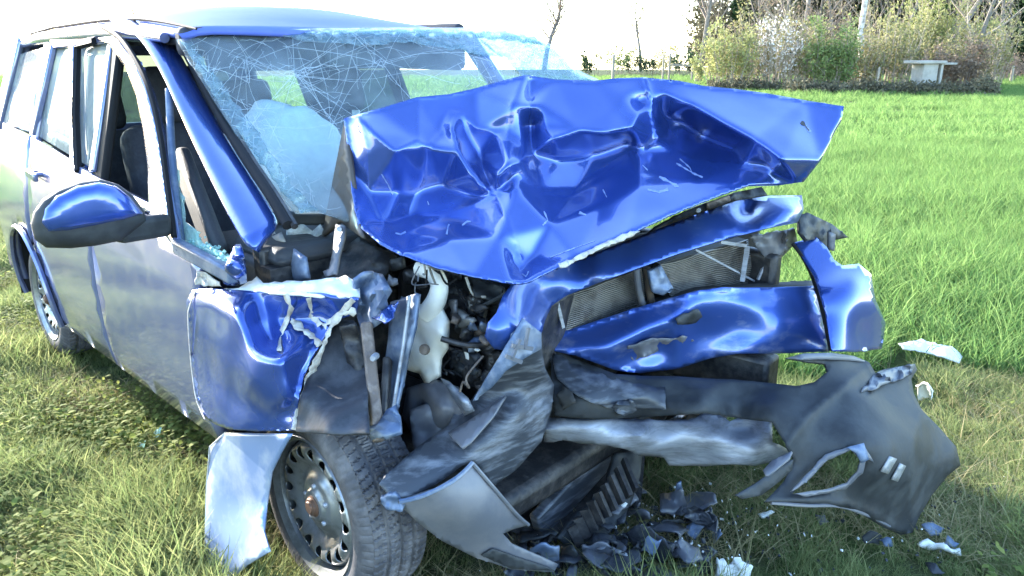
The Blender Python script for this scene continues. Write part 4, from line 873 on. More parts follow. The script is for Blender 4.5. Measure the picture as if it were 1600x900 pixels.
# washer bottle and its neck
def lump(name, m, outline, mode, base, bulge, back, parent=car, step=6, crum=(.02, 20), seed=0):
    """a closed rounded body grown from its outline: front bulged towards the viewer, back closed"""
    V, F2 = fill2d(outline, [], step); B = resample(outline, step)
    d = np.array([np.linalg.norm(B - v, axis=1).min() for v in V]); dm = d.max() + 1e-6; u = np.sqrt(1 - (1 - np.clip(d / dm, 0, 1)) ** 2)
    P = qn(V[:, 0], V[:, 1], mode, base(V) if callable(base) else base); D = CAML[None] - P; D /= np.linalg.norm(D, axis=1, keepdims=True)
    nz = crumple(P, crum[0], crum[1], seed)
    A = P + D * (u * bulge + nz * u)[:, None]; Bk = P - D * (u * back)[:, None]; n = len(V)
    Fs = [tuple(f) for f in F2] + [tuple(i + n for i in reversed(f)) for f in F2]
    o = mesh_from(name, np.concatenate([A, Bk]), Fs, parent, (m,))
    bm = bmesh.new(); bm.from_mesh(o.data); bmesh.ops.remove_doubles(bm, verts=bm.verts, dist=.0006); bmesh.ops.recalc_face_normals(bm, faces=bm.faces); bm.to_mesh(o.data); bm.free()
    o.data.polygons.foreach_set('use_smooth', [True] * len(o.data.polygons)); return o
wb = lump('washer_bottle', CREAM, [(650, 478), (676, 468), (692, 482), (703, 502), (701, 545), (691, 560), (689, 588), (666, 604), (655, 584), (630, 576), (628, 552), (636, 520), (642, 498)], 'r', .42, .06, .06, crum=(.05, 13), seed=3)
tube('filler_neck', CREAM, [q(x, y, 'r', r) for x, y, r in [(668, 490, .44), (682, 468, .44), (686, 445, .43), (676, 426, .42), (656, 419, .42)]], [.030, .028, .025, .025, .024], wb)
mb = MB(); mb.lathe([(0, .004), (.012, .004), (.016, -.01)], q(662, 547, 'r', .51), (.6, -.75, .2), 12); mb.make('bottle_plug', RUSTY, wb)
lump('gearbox_housing', GREY_PLASTIC, [(636, 606), (680, 592), (716, 604), (740, 640), (716, 664), (700, 690), (676, 700), (650, 690), (628, 650)], 'r', .42, .07, .12, crum=(.06, 14), seed=6)
lump('gearbox_mount', SILVER, [(688, 590), (702, 596), (732, 622), (742, 642), (726, 650), (706, 620)], 'r', .46, .03, .05, crum=(.03, 30))
panel('crash_box_side', GREY_PLASTIC, [(640, 640), (668, 630), (700, 650), (712, 700), (690, 745), (650, 715), (644, 690)], 'r', [(640, 640, .50), (700, 650, .44), (650, 715, .52), (712, 700, .48)], car, .01, 7, crum=(.02, 14))

# dark engine bay behind everything
def box_part(name, m, c, sz, rot=(0, 0, 0), bev=.012):
    from mathutils import Euler
    mb = MB(); mb.box(c, sz, Euler(rot).to_matrix()); return bevel(mb.make(name, m, car), bev)
box_part('engine_block', DARK, (-.05, .05, .62), (.50, .70, .50), (.05, .1, .2), .04)
box_part('engine_cover', PLASTIC, (.05, .02, .88), (.36, .60, .10), (.1, .15, .25), .03)
box_part('bulkhead', DARK, (-.36, 0, .72), (.06, 1.44, .50))
box_part('battery_box', PLASTIC, (-.14, -.14, .74), (.24, .22, .24), (.1, .2, .5), .015)
box_part('subframe', DARK, (.05, 0, .26), (.50, 1.10, .10), (0, .1, .1), .03)
box_part('front_rail', DARK, (-.05, -.34, .44), (.40, .10, .12), (0, .1, .25), .015)
box_part('front_rail', DARK, (.30, .50, .50), (.70, .10, .14), (0, 0, .1), .015)
box_part('cooler_backing', RADBACK, (.15, .40, .68), (.05, 1.12, .48), (0, .05, -.30), .02)
box_part('inner_fender', DARK, (.26, .66, .70), (.60, .06, .36), (0, 0, .05), .02)
rc = random.Random(5)
for i in range(16):           # torn looms and hoses
    x0 = rc.uniform(690, 800); y0 = rc.uniform(450, 560); r0 = rc.uniform(.28, .40)
    pts = [q(x0, y0, 'r', r0)]
    for k in range(3): pts.append(pts[-1] + Vector((rc.gauss(-.02, .025), rc.gauss(.01, .03), rc.gauss(-.01, .03))))
    tube('engine_hose', rc.choice([GASKET, DARK, PLASTIC, GREY_PLASTIC]), pts, rc.uniform(.005, .013), car, 7)
for i, (x, y, w, h, r, m) in enumerate([(712, 455, 20, 14, .36, PLASTIC), (742, 470, 26, 16, .34, DARK), (720, 500, 22, 26, .36, DARK), (752, 505, 20, 18, .34, SHARD), (735, 530, 26, 18, .36, PLASTIC), (770, 560, 34, 24, .36, DARK), (716, 560, 26, 30, .36, SHARD), (745, 590, 40, 30, .37, DARK), (738, 508, 13, 18, .40, BLUEGREY), (744, 545, 9, 9, .41, WHITE_BIT), (730, 556, 6, 11, .42, WHITE_BIT), (640, 432, 20, 24, .42, DARK), (620, 412, 26, 20, .44, PLASTIC), (612, 440, 14, 14, .50, GREY_PLASTIC), (590, 380, 40, 30, .34, DARK), (700, 430, 40, 20, .30, DARK), (480, 380, 30, 20, .50, BLUEGREY), (690, 520, 16, 40, .40, DARK), (724, 575, 30, 24, .38, PLASTIC), (708, 480, 12, 26, .39, GREY_PLASTIC)]):
    lump('engine_part', m, ragged([(x - w / 2, y - h / 2), (x + w / 2, y - h * .4), (x + w * .55, y + h * .3), (x + w * .2, y + h / 2), (x - w * .5, y + h * .45)], 1.5, i, 8), 'r', r, .02, .06, crum=(.04, 40), seed=i, step=4)
rc = random.Random(77)
for i in range(15):            # torn wiring
    x0 = rc.uniform(632, 676) if i < 6 else rc.uniform(700, 760); y0 = rc.uniform(405, 455) if i < 6 else rc.uniform(440, 590); r0 = rc.uniform(.44, .50) if i < 6 else rc.uniform(.36, .41)
    pts = [q(x0, y0, 'r', r0)]
    for k in range(4): pts.append(pts[-1] + Vector((rc.gauss(0, .022), rc.gauss(0, .015), rc.gauss(-.005, .022))))
    tube('torn_wire', rc.choice([SILVER, GASKET, RUSTY, GREY_PLASTIC, PALE_METAL]), pts, rc.uniform(.0018, .0035), car, 5)
for i in range(26):            # smashed brackets and castings round the bottle
    x, y = rc.uniform(694, 765), rc.uniform(445, 600); w, h = rc.uniform(10, 30), rc.uniform(10, 26); a_ = rc.uniform(0, 3); ca, sa = math.cos(a_), math.sin(a_)
    poly = [(x + u * w / 2 * ca - v * h / 2 * sa, y + u * w / 2 * sa + v * h / 2 * ca) for u, v in ((-1, -.8), (.4, -1), (1, -.2), (.8, .9), (-.3, 1), (-.9, .4))]
    r0 = rc.uniform(.33, .42); panel('broken_casting', rc.choice([DARK, DARK, PLASTIC, SHARD, BLUEGREY, PALE_METAL, RUSTY, PLASTIC_SCUFF]), poly, 'r', [(x, y, r0), (x + 10, y, r0 + rc.gauss(0, .02)), (x, y + 10, r0 + rc.gauss(0, .02))], car, rc.uniform(.006, .02), 6, crum=(.012, 30), seed=i, ang=30)
panel('air_duct', PLASTIC, [(736, 432), (760, 440), (786, 450), (780, 470), (756, 466), (742, 464)], 'r', [(736, 432, .34), (786, 450, .30), (756, 466, .36)], car, .01, 6, crum=(.02, 30))
tube('torn_bonnet_edge', PRIMER, [q(x, y, 'r', .36) for x, y in [(728, 433), (734, 450), (742, 462), (758, 464)]], .004, car, 6)
tube('shock_absorber', PALE_METAL, [q(392, 432, 'r', .66), q(442, 372, 'r', .56)], .042, car, 14)
tube('shock_absorber', BLUEGREY, [q(436, 428, 'r', .66), q(456, 385, 'r', .58)], .034, car, 14)
lump('strut_mount', BLUEGREY, [(438, 402), (460, 388), (480, 402), (486, 436), (462, 446), (440, 440)], 'r', .64, .035, .08, crum=(.02, 20))
lump('strut_mount', PALE_METAL, [(396, 420), (420, 372), (440, 362), (452, 390), (430, 436)], 'r', .62, .03, .08, crum=(.02, 20))
panel('bulkhead_strip', DARK, [(500, 440), (520, 400), (560, 370), (620, 400), (600, 430), (560, 436)], 'r', [(500, 440, .60), (560, 370, .42), (620, 400, .40), (560, 436, .55)], car, .01, 7, crum=(.03, 16))
hg = panel('bonnet_hinge', GREY_PLASTIC, [(524, 350), (538, 352), (536, 372), (528, 400), (524, 428), (508, 432), (504, 424), (514, 420), (520, 390), (522, 366)], 'r', [(530, 352, .54), (524, 428, .62), (504, 424, .62)], car, .010, 5)
mb = MB(); mb.lathe([(0, .006), (.008, .006), (.009, -.004)], q(531, 358, 'r', .56), (.6, -.75, .2), 10); mb.make('hinge_pin', SILVER, hg)
mb = MB(); mb.bar(q(418, 340, 'r', .64), q(508, 342, 'r', .44), .045, .04); bevel(mb.make('wiper_cowl', PLASTIC, car), .01)
panel('cowl_glass', CRACK, ragged([(448, 350), (500, 352), (520, 380), (512, 410), (480, 400), (460, 372)], 3, 3, 10), 'r', [(448, 350, .58), (520, 380, .46), (480, 400, .52)], car, .004, 7, crum=(.03, 30))

# belly tray, ribbed air box and beam beneath the nose
V = [q(x, y, 'z', z) for x, y, z in [(690, 660, .22), (1010, 690, .14), (1000, 800, .05), (850, 850, .04), (720, 800, .06)]]
mesh_from('belly_tray', V, [(0, 1, 2), (0, 2, 3), (0, 3, 4)], car, (DARK,), False)
mb = MB(); mb.bar(q(838, 826, 'z', .07), q(952, 702, 'z', .20), .04, .11); bevel(mb.make('lower_beam', PLASTIC_SCUFF, car), .008)
ribbed = panel('air_box', PLASTIC, [(872, 840), (905, 800), (945, 760), (965, 708), (1004, 705), (1000, 745), (985, 790), (940, 850), (890, 862)], 'z', [(872, 840, .09), (965, 708, .24), (1004, 705, .22), (940, 850, .04), (890, 862, .03), (945, 760, .17)], car, .02, 7, crum=(.01, 20))
mb = MB()
for k in range(9):
    t = k / 8; p0 = q(892 + 82 * t, 822 - 104 * t, 'z', .13 + .13 * t); p1 = q(906 + 88 * t, 850 - 84 * t, 'z', .06 + .14 * t); mb.bar(p0, p1, .012, .03)
mb.make('air_box_ribs', DARK, ribbed)
mb = MB(); mb.lathe([(.05, 0), (.045, .03), (.05, .03), (.055, 0), (.05, 0)], q(905, 690, 'z', .20), (.3, -.2, 1), 20); mb.make('pulley', DARK, car)

# ------------------------------------------------------------------ debris on the ground
def to_world(p): return Vector(O + AX * p[0] - RX * p[1] + np.array([0, 0, p[2]]))
def ground(px, py, z=0.0): return to_world(q(px, py, 'z', z))
def shard(name, cat, label, poly_px, m, zs, tilt_noise=.02, th=.006, seed=0, group=None):
    """a broken flat piece lying in the grass; built in world coordinates about its own base"""
    P = resample(poly_px, 7); r = np.random.default_rng(seed); P = P + r.normal(0, .8, P.shape)
    V2, F2 = fill2d(P, [], 6)
    c0 = ground(*np.mean(poly_px, axis=0), 0.0)
    f = tps([(x, y, z) for (x, y), z in zip(poly_px, zs)]) if len(poly_px) > 3 else (lambda Q: np.full(len(np.atleast_2d(Q)), zs[0]))
    z = np.maximum(f(V2), .012)
    L_ = qn(V2[:, 0], V2[:, 1], 'z', z); Wd = np.array([to_world(p) for p in L_])
    Wd[:, 2] += [noise.noise(Vector(w) * 30 + Vector((seed, 0, 0))) * tilt_noise for w in Wd]
    Wd[:, 2] = np.maximum(Wd[:, 2], .008)
    tri = np.array([f_[:3] for f_ in F2]); nrm = np.cross(Wd[tri[:, 1]] - Wd[tri[:, 0]], Wd[tri[:, 2]] - Wd[tri[:, 0]]).sum(0)
    if nrm[2] < 0: F2 = [tuple(reversed(f_)) for f_ in F2]
    o = mesh_from(name, Wd - np.array(c0), F2, None, (m,)); o.location = c0; solid(o, th, 0); o.data.set_sharp_from_angle(angle=rad(35))
    tag(o, label, cat, group); return o
G = 'broken car pieces lying in the grass'
D_ = [
 ('white_paper_scrap', 'scrap', 'crumpled white scrap at the bottom edge, right of the plastic heap', [(1118, 905), (1122, 872), (1138, 880), (1156, 876), (1176, 884), (1168, 905)], WHITE_BIT, [.02, .09, .06, .08, .06, .02], .05),
 ('white_sliver', 'plastic sliver', 'white sliver standing in the dark heap beside the ribbed air box', [(952, 808), (960, 795), (974, 782), (980, 786), (966, 808), (956, 816)], WHITE_BIT, [.08, .10, .13, .13, .08, .07], .01),
 ('blue_grey_shard', 'plastic shard', 'small pale triangular shard beneath the white sliver', [(938, 824), (954, 816), (962, 824), (950, 830)], SHARD, [.09, .10, .09, .08], .01),
 ('angular_housing_piece', 'plastic piece', 'largest blue-grey folded housing piece in the heap, near the grass', [(976, 838), (998, 820), (1028, 834), (1054, 856), (1050, 870), (1036, 880), (1000, 862)], SHARD, [.08, .14, .14, .13, .08, .05, .05], .03),
 ('housing_flap', 'plastic piece', 'light blue flap on top of the folded housing piece', [(1002, 858), (1014, 838), (1034, 842), (1022, 870)], BLUEGREY, [.11, .16, .16, .10], .02),
 ('lamp_lens_piece', 'lamp piece', 'shiny round lamp remnant at the front of the heap', [(948, 868), (962, 862), (978, 866), (990, 878), (976, 890), (956, 886)], SILVER, [.05, .10, .11, .08, .04, .04], .03),
 ('brown_trim_piece', 'plastic piece', 'brownish bent trim piece in the middle of the heap', [(908, 852), (950, 846), (964, 858), (952, 872), (912, 868)], GREY_PLASTIC, [.10, .13, .10, .06, .06], .02),
 ('upright_shard', 'plastic shard', 'pale jagged shard standing up at the left end of the heap', [(828, 856), (846, 850), (874, 856), (876, 884), (852, 894), (830, 886)], BLUEGREY, [.15, .17, .15, .06, .04, .06], .03),
 ('black_trim_piece', 'plastic piece', 'black shard between the pale jagged shard and the brownish trim', [(876, 850), (900, 858), (906, 890), (880, 892)], PLASTIC, [.10, .12, .04, .03], .02),
 ('grey_ledge_piece', 'plastic piece', 'grey ledge piece along the bottom of the heap', [(898, 868), (950, 872), (966, 890), (930, 900), (898, 898)], SHARD, [.07, .07, .03, .02, .02], .02),
 ('curved_strip', 'plastic strip', 'thin curved black strip behind the folded housing piece', [(1010, 825), (1040, 812), (1068, 810), (1070, 818), (1040, 822), (1014, 836)], PLASTIC, [.06, .08, .08, .06, .05, .05], .02),
 ('upright_grey_sliver', 'plastic sliver', 'slim grey sliver upright at the edge of the shade', [(1052, 790), (1056, 756), (1064, 752), (1066, 766), (1058, 792)], BLUEGREY, [.02, .16, .17, .13, .02], .005),
 ('blue_chip', 'plastic chip', 'blue-grey chip right of the folded housing piece', [(1072, 822), (1090, 814), (1102, 824), (1086, 842), (1074, 838)], BLUEGREY, [.05, .07, .06, .02, .03], .02),
 ('blue_chip', 'plastic chip', 'narrow blue chip in the grass beyond the heap', [(1112, 838), (1124, 824), (1128, 834), (1116, 850)], BLUEGREY, [.03, .07, .06, .02], .01),
 ('black_splinter', 'plastic splinter', 'long black splinter in front of the white scrap', [(1058, 878), (1090, 866), (1114, 868), (1096, 880), (1066, 888)], PLASTIC, [.03, .05, .04, .03, .02], .02),
 ('wood_coloured_splinter', 'splinter', 'thin cream splinter lying by the folded housing piece', [(1054, 868), (1070, 846), (1074, 848), (1060, 874)], CREAM, [.04, .07, .07, .03], .01),
 ('pale_bumper_strip', 'plastic strip', 'long pale strip lying in tall grass beyond the blue fender corner', [(1404, 536), (1440, 532), (1486, 543), (1502, 558), (1498, 566), (1450, 552), (1410, 546)], WHITE_BIT, [.10, .11, .10, .06, .05, .07, .08], .01),
 ('pale_foam_lump', 'foam piece', 'pale ragged foam lump in grass behind the hanging bumper', [(1430, 602), (1448, 598), (1460, 606), (1456, 622), (1436, 624)], CREAM, [.10, .13, .12, .04, .03], .05),
 ('mirror_glass_shard', 'glass shard', 'upper pale shard right of the bumper tip', [(1440, 820), (1456, 816), (1476, 824), (1466, 836), (1454, 838)], BLUEGREY, [.05, .06, .05, .03, .03], .01),
 ('white_edged_shard', 'plastic shard', 'pale white-edged shard, lowest of those right of the bumper tip', [(1434, 852), (1450, 843), (1480, 856), (1500, 858), (1503, 870), (1492, 866), (1460, 856)], WHITE_BIT, [.03, .05, .05, .04, .02, .02, .02], .01),
 ('blue_triangle_shard', 'plastic shard', 'blue-grey triangular shard touching the white-edged shard', [(1472, 852), (1480, 838), (1500, 848), (1494, 858)], BLUEGREY, [.03, .06, .05, .03], .01),
 ('dark_cap_piece', 'plastic piece', 'dark cap half hidden in grass beneath the bumper tip', [(1346, 838), (1360, 832), (1378, 836), (1372, 850), (1350, 850)], PLASTIC, [.04, .06, .05, .02, .02], .02),
 ('glass_chip', 'glass chip', 'pale chip just right of the dark cap', [(1374, 844), (1390, 842), (1396, 854), (1380, 856)], BLUEGREY, [.03, .05, .03, .02], .02),
 ('dark_plate', 'plastic piece', 'dark flat plate in the bottom right grass', [(1446, 878), (1462, 884), (1476, 896), (1458, 898)], SHARD, [.03, .04, .02, .02], .01),
 ('black_fragment', 'plastic piece', 'black fragment in grass right of the hanging bumper corner', [(1530, 762), (1556, 756), (1580, 766), (1570, 778), (1540, 772)], PLASTIC, [.03, .05, .04, .02, .02], .02),
 ('dark_fragment', 'plastic piece', 'small dark fragment in the grass at the right edge', [(1578, 774), (1596, 772), (1604, 784), (1584, 784)], SHARD, [.03, .05, .04, .02], .02),
 ('grey_clip', 'plastic clip', 'tiny grey clip in grass under the bumper edge', [(1276, 806), (1288, 804), (1294, 814), (1280, 820)], GREY_PLASTIC, [.03, .05, .03, .02], .01),
 ('pale_splinter', 'splinter', 'pale splinter in the grass below the fog lamp hole', [(1184, 803), (1204, 797), (1210, 802), (1190, 810)], WHITE_BIT, [.03, .05, .04, .03], .01),
 ('dark_twig_shard', 'plastic shard', 'dark shard in grass left of the dangling sheet', [(254, 862), (290, 852), (312, 858), (300, 872), (262, 872)], PLASTIC, [.03, .05, .05, .02, .02], .02),
 ('glass_chip', 'glass chip', 'lone pale glass chip in the left grass', [(150, 835), (168, 826), (172, 832), (156, 842)], BLUEGREY, [.02, .05, .05, .02], .01),
 ('glass_plate', 'glass piece', 'bluish glass piece shaded beneath the door, upper one', [(240, 676), (252, 666), (250, 676), (242, 690)], CRUMB, [.04, .09, .07, .03], .01),
 ('glass_plate', 'glass piece', 'bluish glass piece shaded beneath the door, lower one', [(212, 694), (226, 688), (222, 700), (214, 706)], CRUMB, [.04, .08, .05, .03], .01),
]
for i, (nm, cat, lab, poly, m, zs, tn) in enumerate(D_): shard(nm, cat, lab, poly, m, zs, tn, .006 if m is not WHITE_BIT else .01, i, G)
# the heap: many dark splinters, each told by what it lies beside
rc = random.Random(31); used = {}
SHORT = {'angular_housing_piece': 'folded housing piece', 'lamp_lens_piece': 'shiny lamp remnant', 'brown_trim_piece': 'brownish trim', 'upright_shard': 'pale jagged shard', 'black_trim_piece': 'black trim shard', 'grey_ledge_piece': 'grey ledge piece', 'curved_strip': 'curved black strip', 'white_sliver': 'white sliver', 'white_paper_scrap': 'white scrap', 'black_splinter': 'long black splinter', 'upright_grey_sliver': 'upright grey sliver', 'blue_chip': 'blue chips'}
ANCH = [(SHORT[d[0]], np.mean(d[3], axis=0)) for d in D_ if d[0] in SHORT]
for i in range(64):
    x = rc.uniform(795, 1110); y = rc.uniform(832, 905)
    if i > 46: x = rc.uniform(960, 1110); y = rc.uniform(760, 850)
    L_ = rc.uniform(12, 38); a = rc.uniform(0, 6.28); w_ = L_ * rc.uniform(.25, .7); h_ = rc.uniform(.02, .09)
    ca, sa = math.cos(a), math.sin(a)
    poly = [(x + L_ * (u * ca - v * sa * w_ / L_), y + L_ * .6 * (u * sa + v * ca * w_ / L_)) for u, v in ((-1, -.6), (.1, -1), (1, -.3), (.7, .8), (-.6, .9))]
    m_, colr = rc.choice([(PLASTIC, 'black'), (SHARD, 'dark slate'), (SHARD, 'dark slate'), (PLASTIC_SCUFF, 'scuffed grey'), (GREY_PLASTIC, 'grey')])
    nm_, c_ = min(ANCH, key=lambda q_: np.hypot(q_[1][0] - x, q_[1][1] - y)); dx, dy = x - c_[0], y - c_[1]
    place = ('right of' if dx > 0 else 'left of') if abs(dx) > abs(dy) else ('in front of' if dy > 0 else 'behind')
    size = 'small' if L_ < 16 else ('medium' if L_ < 24 else 'large')
    lab = '%s %s splinter just %s the %s in the heap' % (size, colr, place, nm_); k = used.get(lab, 0); used[lab] = k + 1
    if k: lab = lab.replace('splinter', ['', 'tapering splinter', 'blunt splinter', 'thin splinter', 'bent splinter'][min(k, 4)])
    shard('plastic_splinter', 'plastic splinter', lab, poly, m_, [h_ * rc.uniform(.2, 1.6) + .015 for _ in range(5)], .010, .006, 200 + i, G)
# anonymous little crumbs of the crash
mb = MB(); rc = random.Random(9)
for i in range(420):
    x, y = rc.gauss(930, 80), rc.gauss(860, 30)
    if i > 300: x, y = rc.uniform(1080, 1600), rc.uniform(760, 900)
    if y > 930 or y < 700: continue
    g = ground(x, y); s = rc.uniform(.004, .018) if i < 300 else rc.uniform(.004, .010)
    mb.box(g + Vector((0, 0, rc.uniform(.005, .05))), (s * rc.uniform(.6, 2), s, s * .4), Matrix.Rotation(rc.uniform(0, 3), 3, Vector((rc.random(), rc.random(), rc.random() + .1))))
tag(mb.make('crash_crumbs', SHARD, None, False), 'loose dark crumbs of broken plastic and glass strewn in the grass', 'debris', None, 'stuff')
mb = MB(); rc = random.Random(19)
for i in range(260):
    x, y = (rc.gauss(980, 110), rc.gauss(850, 38)) if i < 220 else (rc.uniform(1080, 1590), rc.uniform(740, 898))
    if y > 925 or y < 690: continue
    g = ground(x, y); k = rc.uniform(.002, .007); mb.box(g + Vector((0, 0, rc.uniform(.01, .07))), (k * rc.uniform(.8, 2), k, k * .6), Matrix.Rotation(rc.uniform(0, 3), 3, Vector((rc.random(), rc.random(), rc.random() + .1))))
tag(mb.make('glass_grains', WHITE_BIT, None, False), 'pale grains of glass and plastic sprinkled over heap and grass', 'debris', None, 'stuff')
# ------------------------------------------------------------------ ground
def ground_mat():
    m = bpy.data.materials.new('field_ground'); m.use_nodes = True; nt = m.node_tree; N = nt.nodes; L = nt.links; b = N['Principled BSDF']
    tc = N.new('ShaderNodeTexCoord'); n1 = N.new('ShaderNodeTexNoise'); n1.inputs['Scale'].default_value = 1.3; n1.inputs['Detail'].default_value = 12; n1.inputs['Roughness'].default_value = .75
    n2 = N.new('ShaderNodeTexNoise'); n2.inputs['Scale'].default_value = 40; n2.inputs['Detail'].default_value = 6
    for n in (n1, n2): L.new(tc.outputs['Object'], n.inputs['Vector'])
    r = N.new('ShaderNodeValToRGB'); e = r.color_ramp.elements; e[0].position = .35; e[0].color = (.10, .085, .05, 1); e[1].position = .65; e[1].color = (.085, .13, .03, 1)
    L.new(n1.outputs[0], r.inputs[0])
    mx = N.new('ShaderNodeMix'); mx.data_type = 'RGBA'; mx.blend_type = 'MULTIPLY'; mx.inputs[0].default_value = .5
    L.new(r.outputs[0], mx.inputs[6]); L.new(n2.outputs[0], mx.inputs[7]); L.new(mx.outputs[2], b.inputs['Base Color'])
    b.inputs['Roughness'].default_value = .95; b.inputs['Specular IOR Level'].default_value = .1
    bp = N.new('ShaderNodeBump'); bp.inputs['Strength'].default_value = .6; bp.inputs['Distance'].default_value = .03; L.new(n2.outputs[0], bp.inputs['Height']); L.new(bp.outputs[0], b.inputs['Normal'])
    return m
GM = ground_mat()
def gz(x, y):
    """a nearly level verge and field with small unevenness"""
    return .018 * noise.noise(Vector((x * .9, y * .9, 0)))
me = bpy.data.meshes.new('ground')
rings = [0, .5, 1, 1.5, 2, 2.5, 3, 3.6, 4.3, 5.2, 6.5, 8, 10, 13, 17, 23, 32, 45, 62, 80, 120, 250, 600, 1500]; nS = 72; V = [(0, 0, gz(0, 0) - .012)]; Fc = []
for r in rings[1:]:
    for k in range(nS):
        a = 2 * math.pi * k / nS; x, y = r * math.cos(a), r * math.sin(a); V.append((x, y, (gz(x, y) if r < 30 else -.036 * max(0, r - 62)) - .012))
for k in range(nS): Fc.append((0, 1 + k, 1 + (k + 1) % nS))
for i in range(len(rings) - 2):
    for k in range(nS): Fc.append((1 + i * nS + k, 1 + (i + 1) * nS + k, 1 + (i + 1) * nS + (k + 1) % nS, 1 + i * nS + (k + 1) % nS))
tag(mesh_from('ground', V, Fc, None, (GM,)), kind='structure')

# ------------------------------------------------------------------ grass
GRASS_V = leaf_mat('verge_grass_blades', (.13, .185, .065), (.42, .41, .18), .55)
GRASS_F = leaf_mat('crop_blades', (.115, .215, .055), (.29, .38, .13), .55)
DRY = leaf_mat('dry_grass_blades', (.26, .22, .11), (.42, .36, .20), .35)
WEED = leaf_mat('weed_leaves', (.11, .16, .04), (.29, .31, .09), .55)
def set_tint(me, vals):
    at = me.attributes.new('tint', 'FLOAT', 'POINT'); at.data.foreach_set('value', np.asarray(vals, np.float32))
def tuft_mesh(name, m, n, h, spread, width, lean, seed, segs=3):
    rc = random.Random(seed); V = []; Fc = []; T = []
    for i in range(n):
        a = rc.uniform(0, 6.283); rr = spread * math.sqrt(rc.random()); bx, by = rr * math.cos(a), rr * math.sin(a)
        hh = h * rc.uniform(.45, 1.1); d = rc.uniform(0, 6.283); ln = lean * rc.uniform(.2, 1.3) * hh; w = width * rc.uniform(.6, 1.3); fx = rc.uniform(0, 6.283)
        tint = min(1, max(0, rc.gauss(.4, .3))); b0 = len(V)
        for s in range(segs + 1):
            t = s / segs; x = bx + math.cos(d) * ln * t ** 1.8; y = by + math.sin(d) * ln * t ** 1.8; z = hh * (t - .18 * lean * t * t) - .01
            ww = w * (1 - t) ** .7
            if s == segs: V.append((x, y, z)); T.append(tint)
            else: V += [(x - math.cos(fx) * ww, y - math.sin(fx) * ww, z), (x + math.cos(fx) * ww, y + math.sin(fx) * ww, z)]; T += [tint * .8, tint * .8]
        for s in range(segs - 1): Fc.append((b0 + 2 * s, b0 + 2 * s + 1, b0 + 2 * s + 3, b0 + 2 * s + 2))
        Fc.append((b0 + 2 * segs - 2, b0 + 2 * segs - 1, b0 + 2 * segs))
    me = bpy.data.meshes.new(name); me.from_pydata(V, [], Fc); set_tint(me, T); me.materials.append(m); me.update(); return me
def weed_mesh(name, seed, n=26, h=.10, sp=.07, ls=.015):
    rc = random.Random(seed); V = []; Fc = []; T = []
    for i in range(n):
        a = rc.uniform(0, 6.283); r = sp * math.sqrt(rc.random()); c = Vector((r * math.cos(a), r * math.sin(a), h * rc.uniform(.15, 1))); s = ls * rc.uniform(.6, 1.3)
        d = Vector((math.cos(a + rc.gauss(0, .6)), math.sin(a + rc.gauss(0, .6)), rc.uniform(-.2, .6))).normalized(); u = d.cross(Vector((0, 0, 1))).normalized(); t = min(1, max(0, rc.gauss(.5, .3))); b0 = len(V)
        up = u.cross(d); P = [c, c + d * s * .5 + u * s * .5 + up * .1 * s, c + d * s * 1.1 + u * s * .35, c + d * s * 1.5 - up * .15 * s, c + d * s * 1.1 - u * s * .35, c + d * s * .5 - u * s * .5 + up * .1 * s]
        V += [tuple(p) for p in P]; T += [t] * 6; Fc += [(b0, b0 + 1, b0 + 5), (b0 + 1, b0 + 2, b0 + 4, b0 + 5), (b0 + 2, b0 + 3, b0 + 4)]
        if i % 3 == 0:
            b0 = len(V); V += [(0 + r * .3 * math.cos(a), r * .3 * math.sin(a), -.01), (r * .3 * math.cos(a) + .003, r * .3 * math.sin(a), -.01), tuple(c)]; T += [t] * 3; Fc.append((b0, b0 + 1, b0 + 2))
    me = bpy.data.meshes.new(name); me.from_pydata(V, [], Fc); set_tint(me, T); me.materials.append(WEED); me.update(); return me
def tuft_collection(name, meshes):
    c = bpy.data.collections.new(name)
    for me in meshes: c.objects.link(bpy.data.objects.new(me.name, me))
    return c
def scatter(name, pts, scales, coll, label, cat):
    me = bpy.data.meshes.new(name); me.from_pydata(pts, [], []); a = me.attributes.new('sc', 'FLOAT', 'POINT'); a.data.foreach_set('value', np.asarray(scales, np.float32))
    o = bpy.data.objects.new(name, me); COL.objects.link(o); tag(o, label, cat, None, 'stuff')
    g = bpy.data.node_groups.new(name, 'GeometryNodeTree'); g.interface.new_socket('Geometry', in_out='INPUT', socket_type='NodeSocketGeometry'); g.interface.new_socket('Geometry', in_out='OUTPUT', socket_type='NodeSocketGeometry')
    N = g.nodes; L = g.links; gi = N.new('NodeGroupInput'); go = N.new('NodeGroupOutput'); ip = N.new('GeometryNodeInstanceOnPoints'); ci = N.new('GeometryNodeCollectionInfo')
    ci.inputs['Collection'].default_value = coll; ci.inputs['Separate Children'].default_value = True; ci.inputs['Reset Children'].default_value = True
    ip.inputs['Pick Instance'].default_value = True
    rv = N.new('FunctionNodeRandomValue'); rv.data_type = 'FLOAT_VECTOR'; rv.inputs[0].default_value = (-.12, -.12, 0); rv.inputs[1].default_value = (.12, .12, 6.283)
    na = N.new('GeometryNodeInputNamedAttribute'); na.data_type = 'FLOAT'; na.inputs['Name'].default_value = 'sc'
    L.new(gi.outputs[0], ip.inputs['Points']); L.new(ci.outputs[0], ip.inputs['Instance']); L.new(rv.outputs[0], ip.inputs['Rotation']); L.new(na.outputs[0], ip.inputs['Scale']); L.new(ip.outputs[0], go.inputs[0])
    md = o.modifiers.new('tufts', 'NODES'); md.node_group = g; return o
def in_view(x, y, m=.5):
    return (y > .75) & (np.abs(x) < .66 * y + m)
TYRES = [to_world((0, -.70, 0)), to_world((-2.65, -.70, 0)), to_world((-2.65, .70, 0)), to_world((.1, .62, 0))]
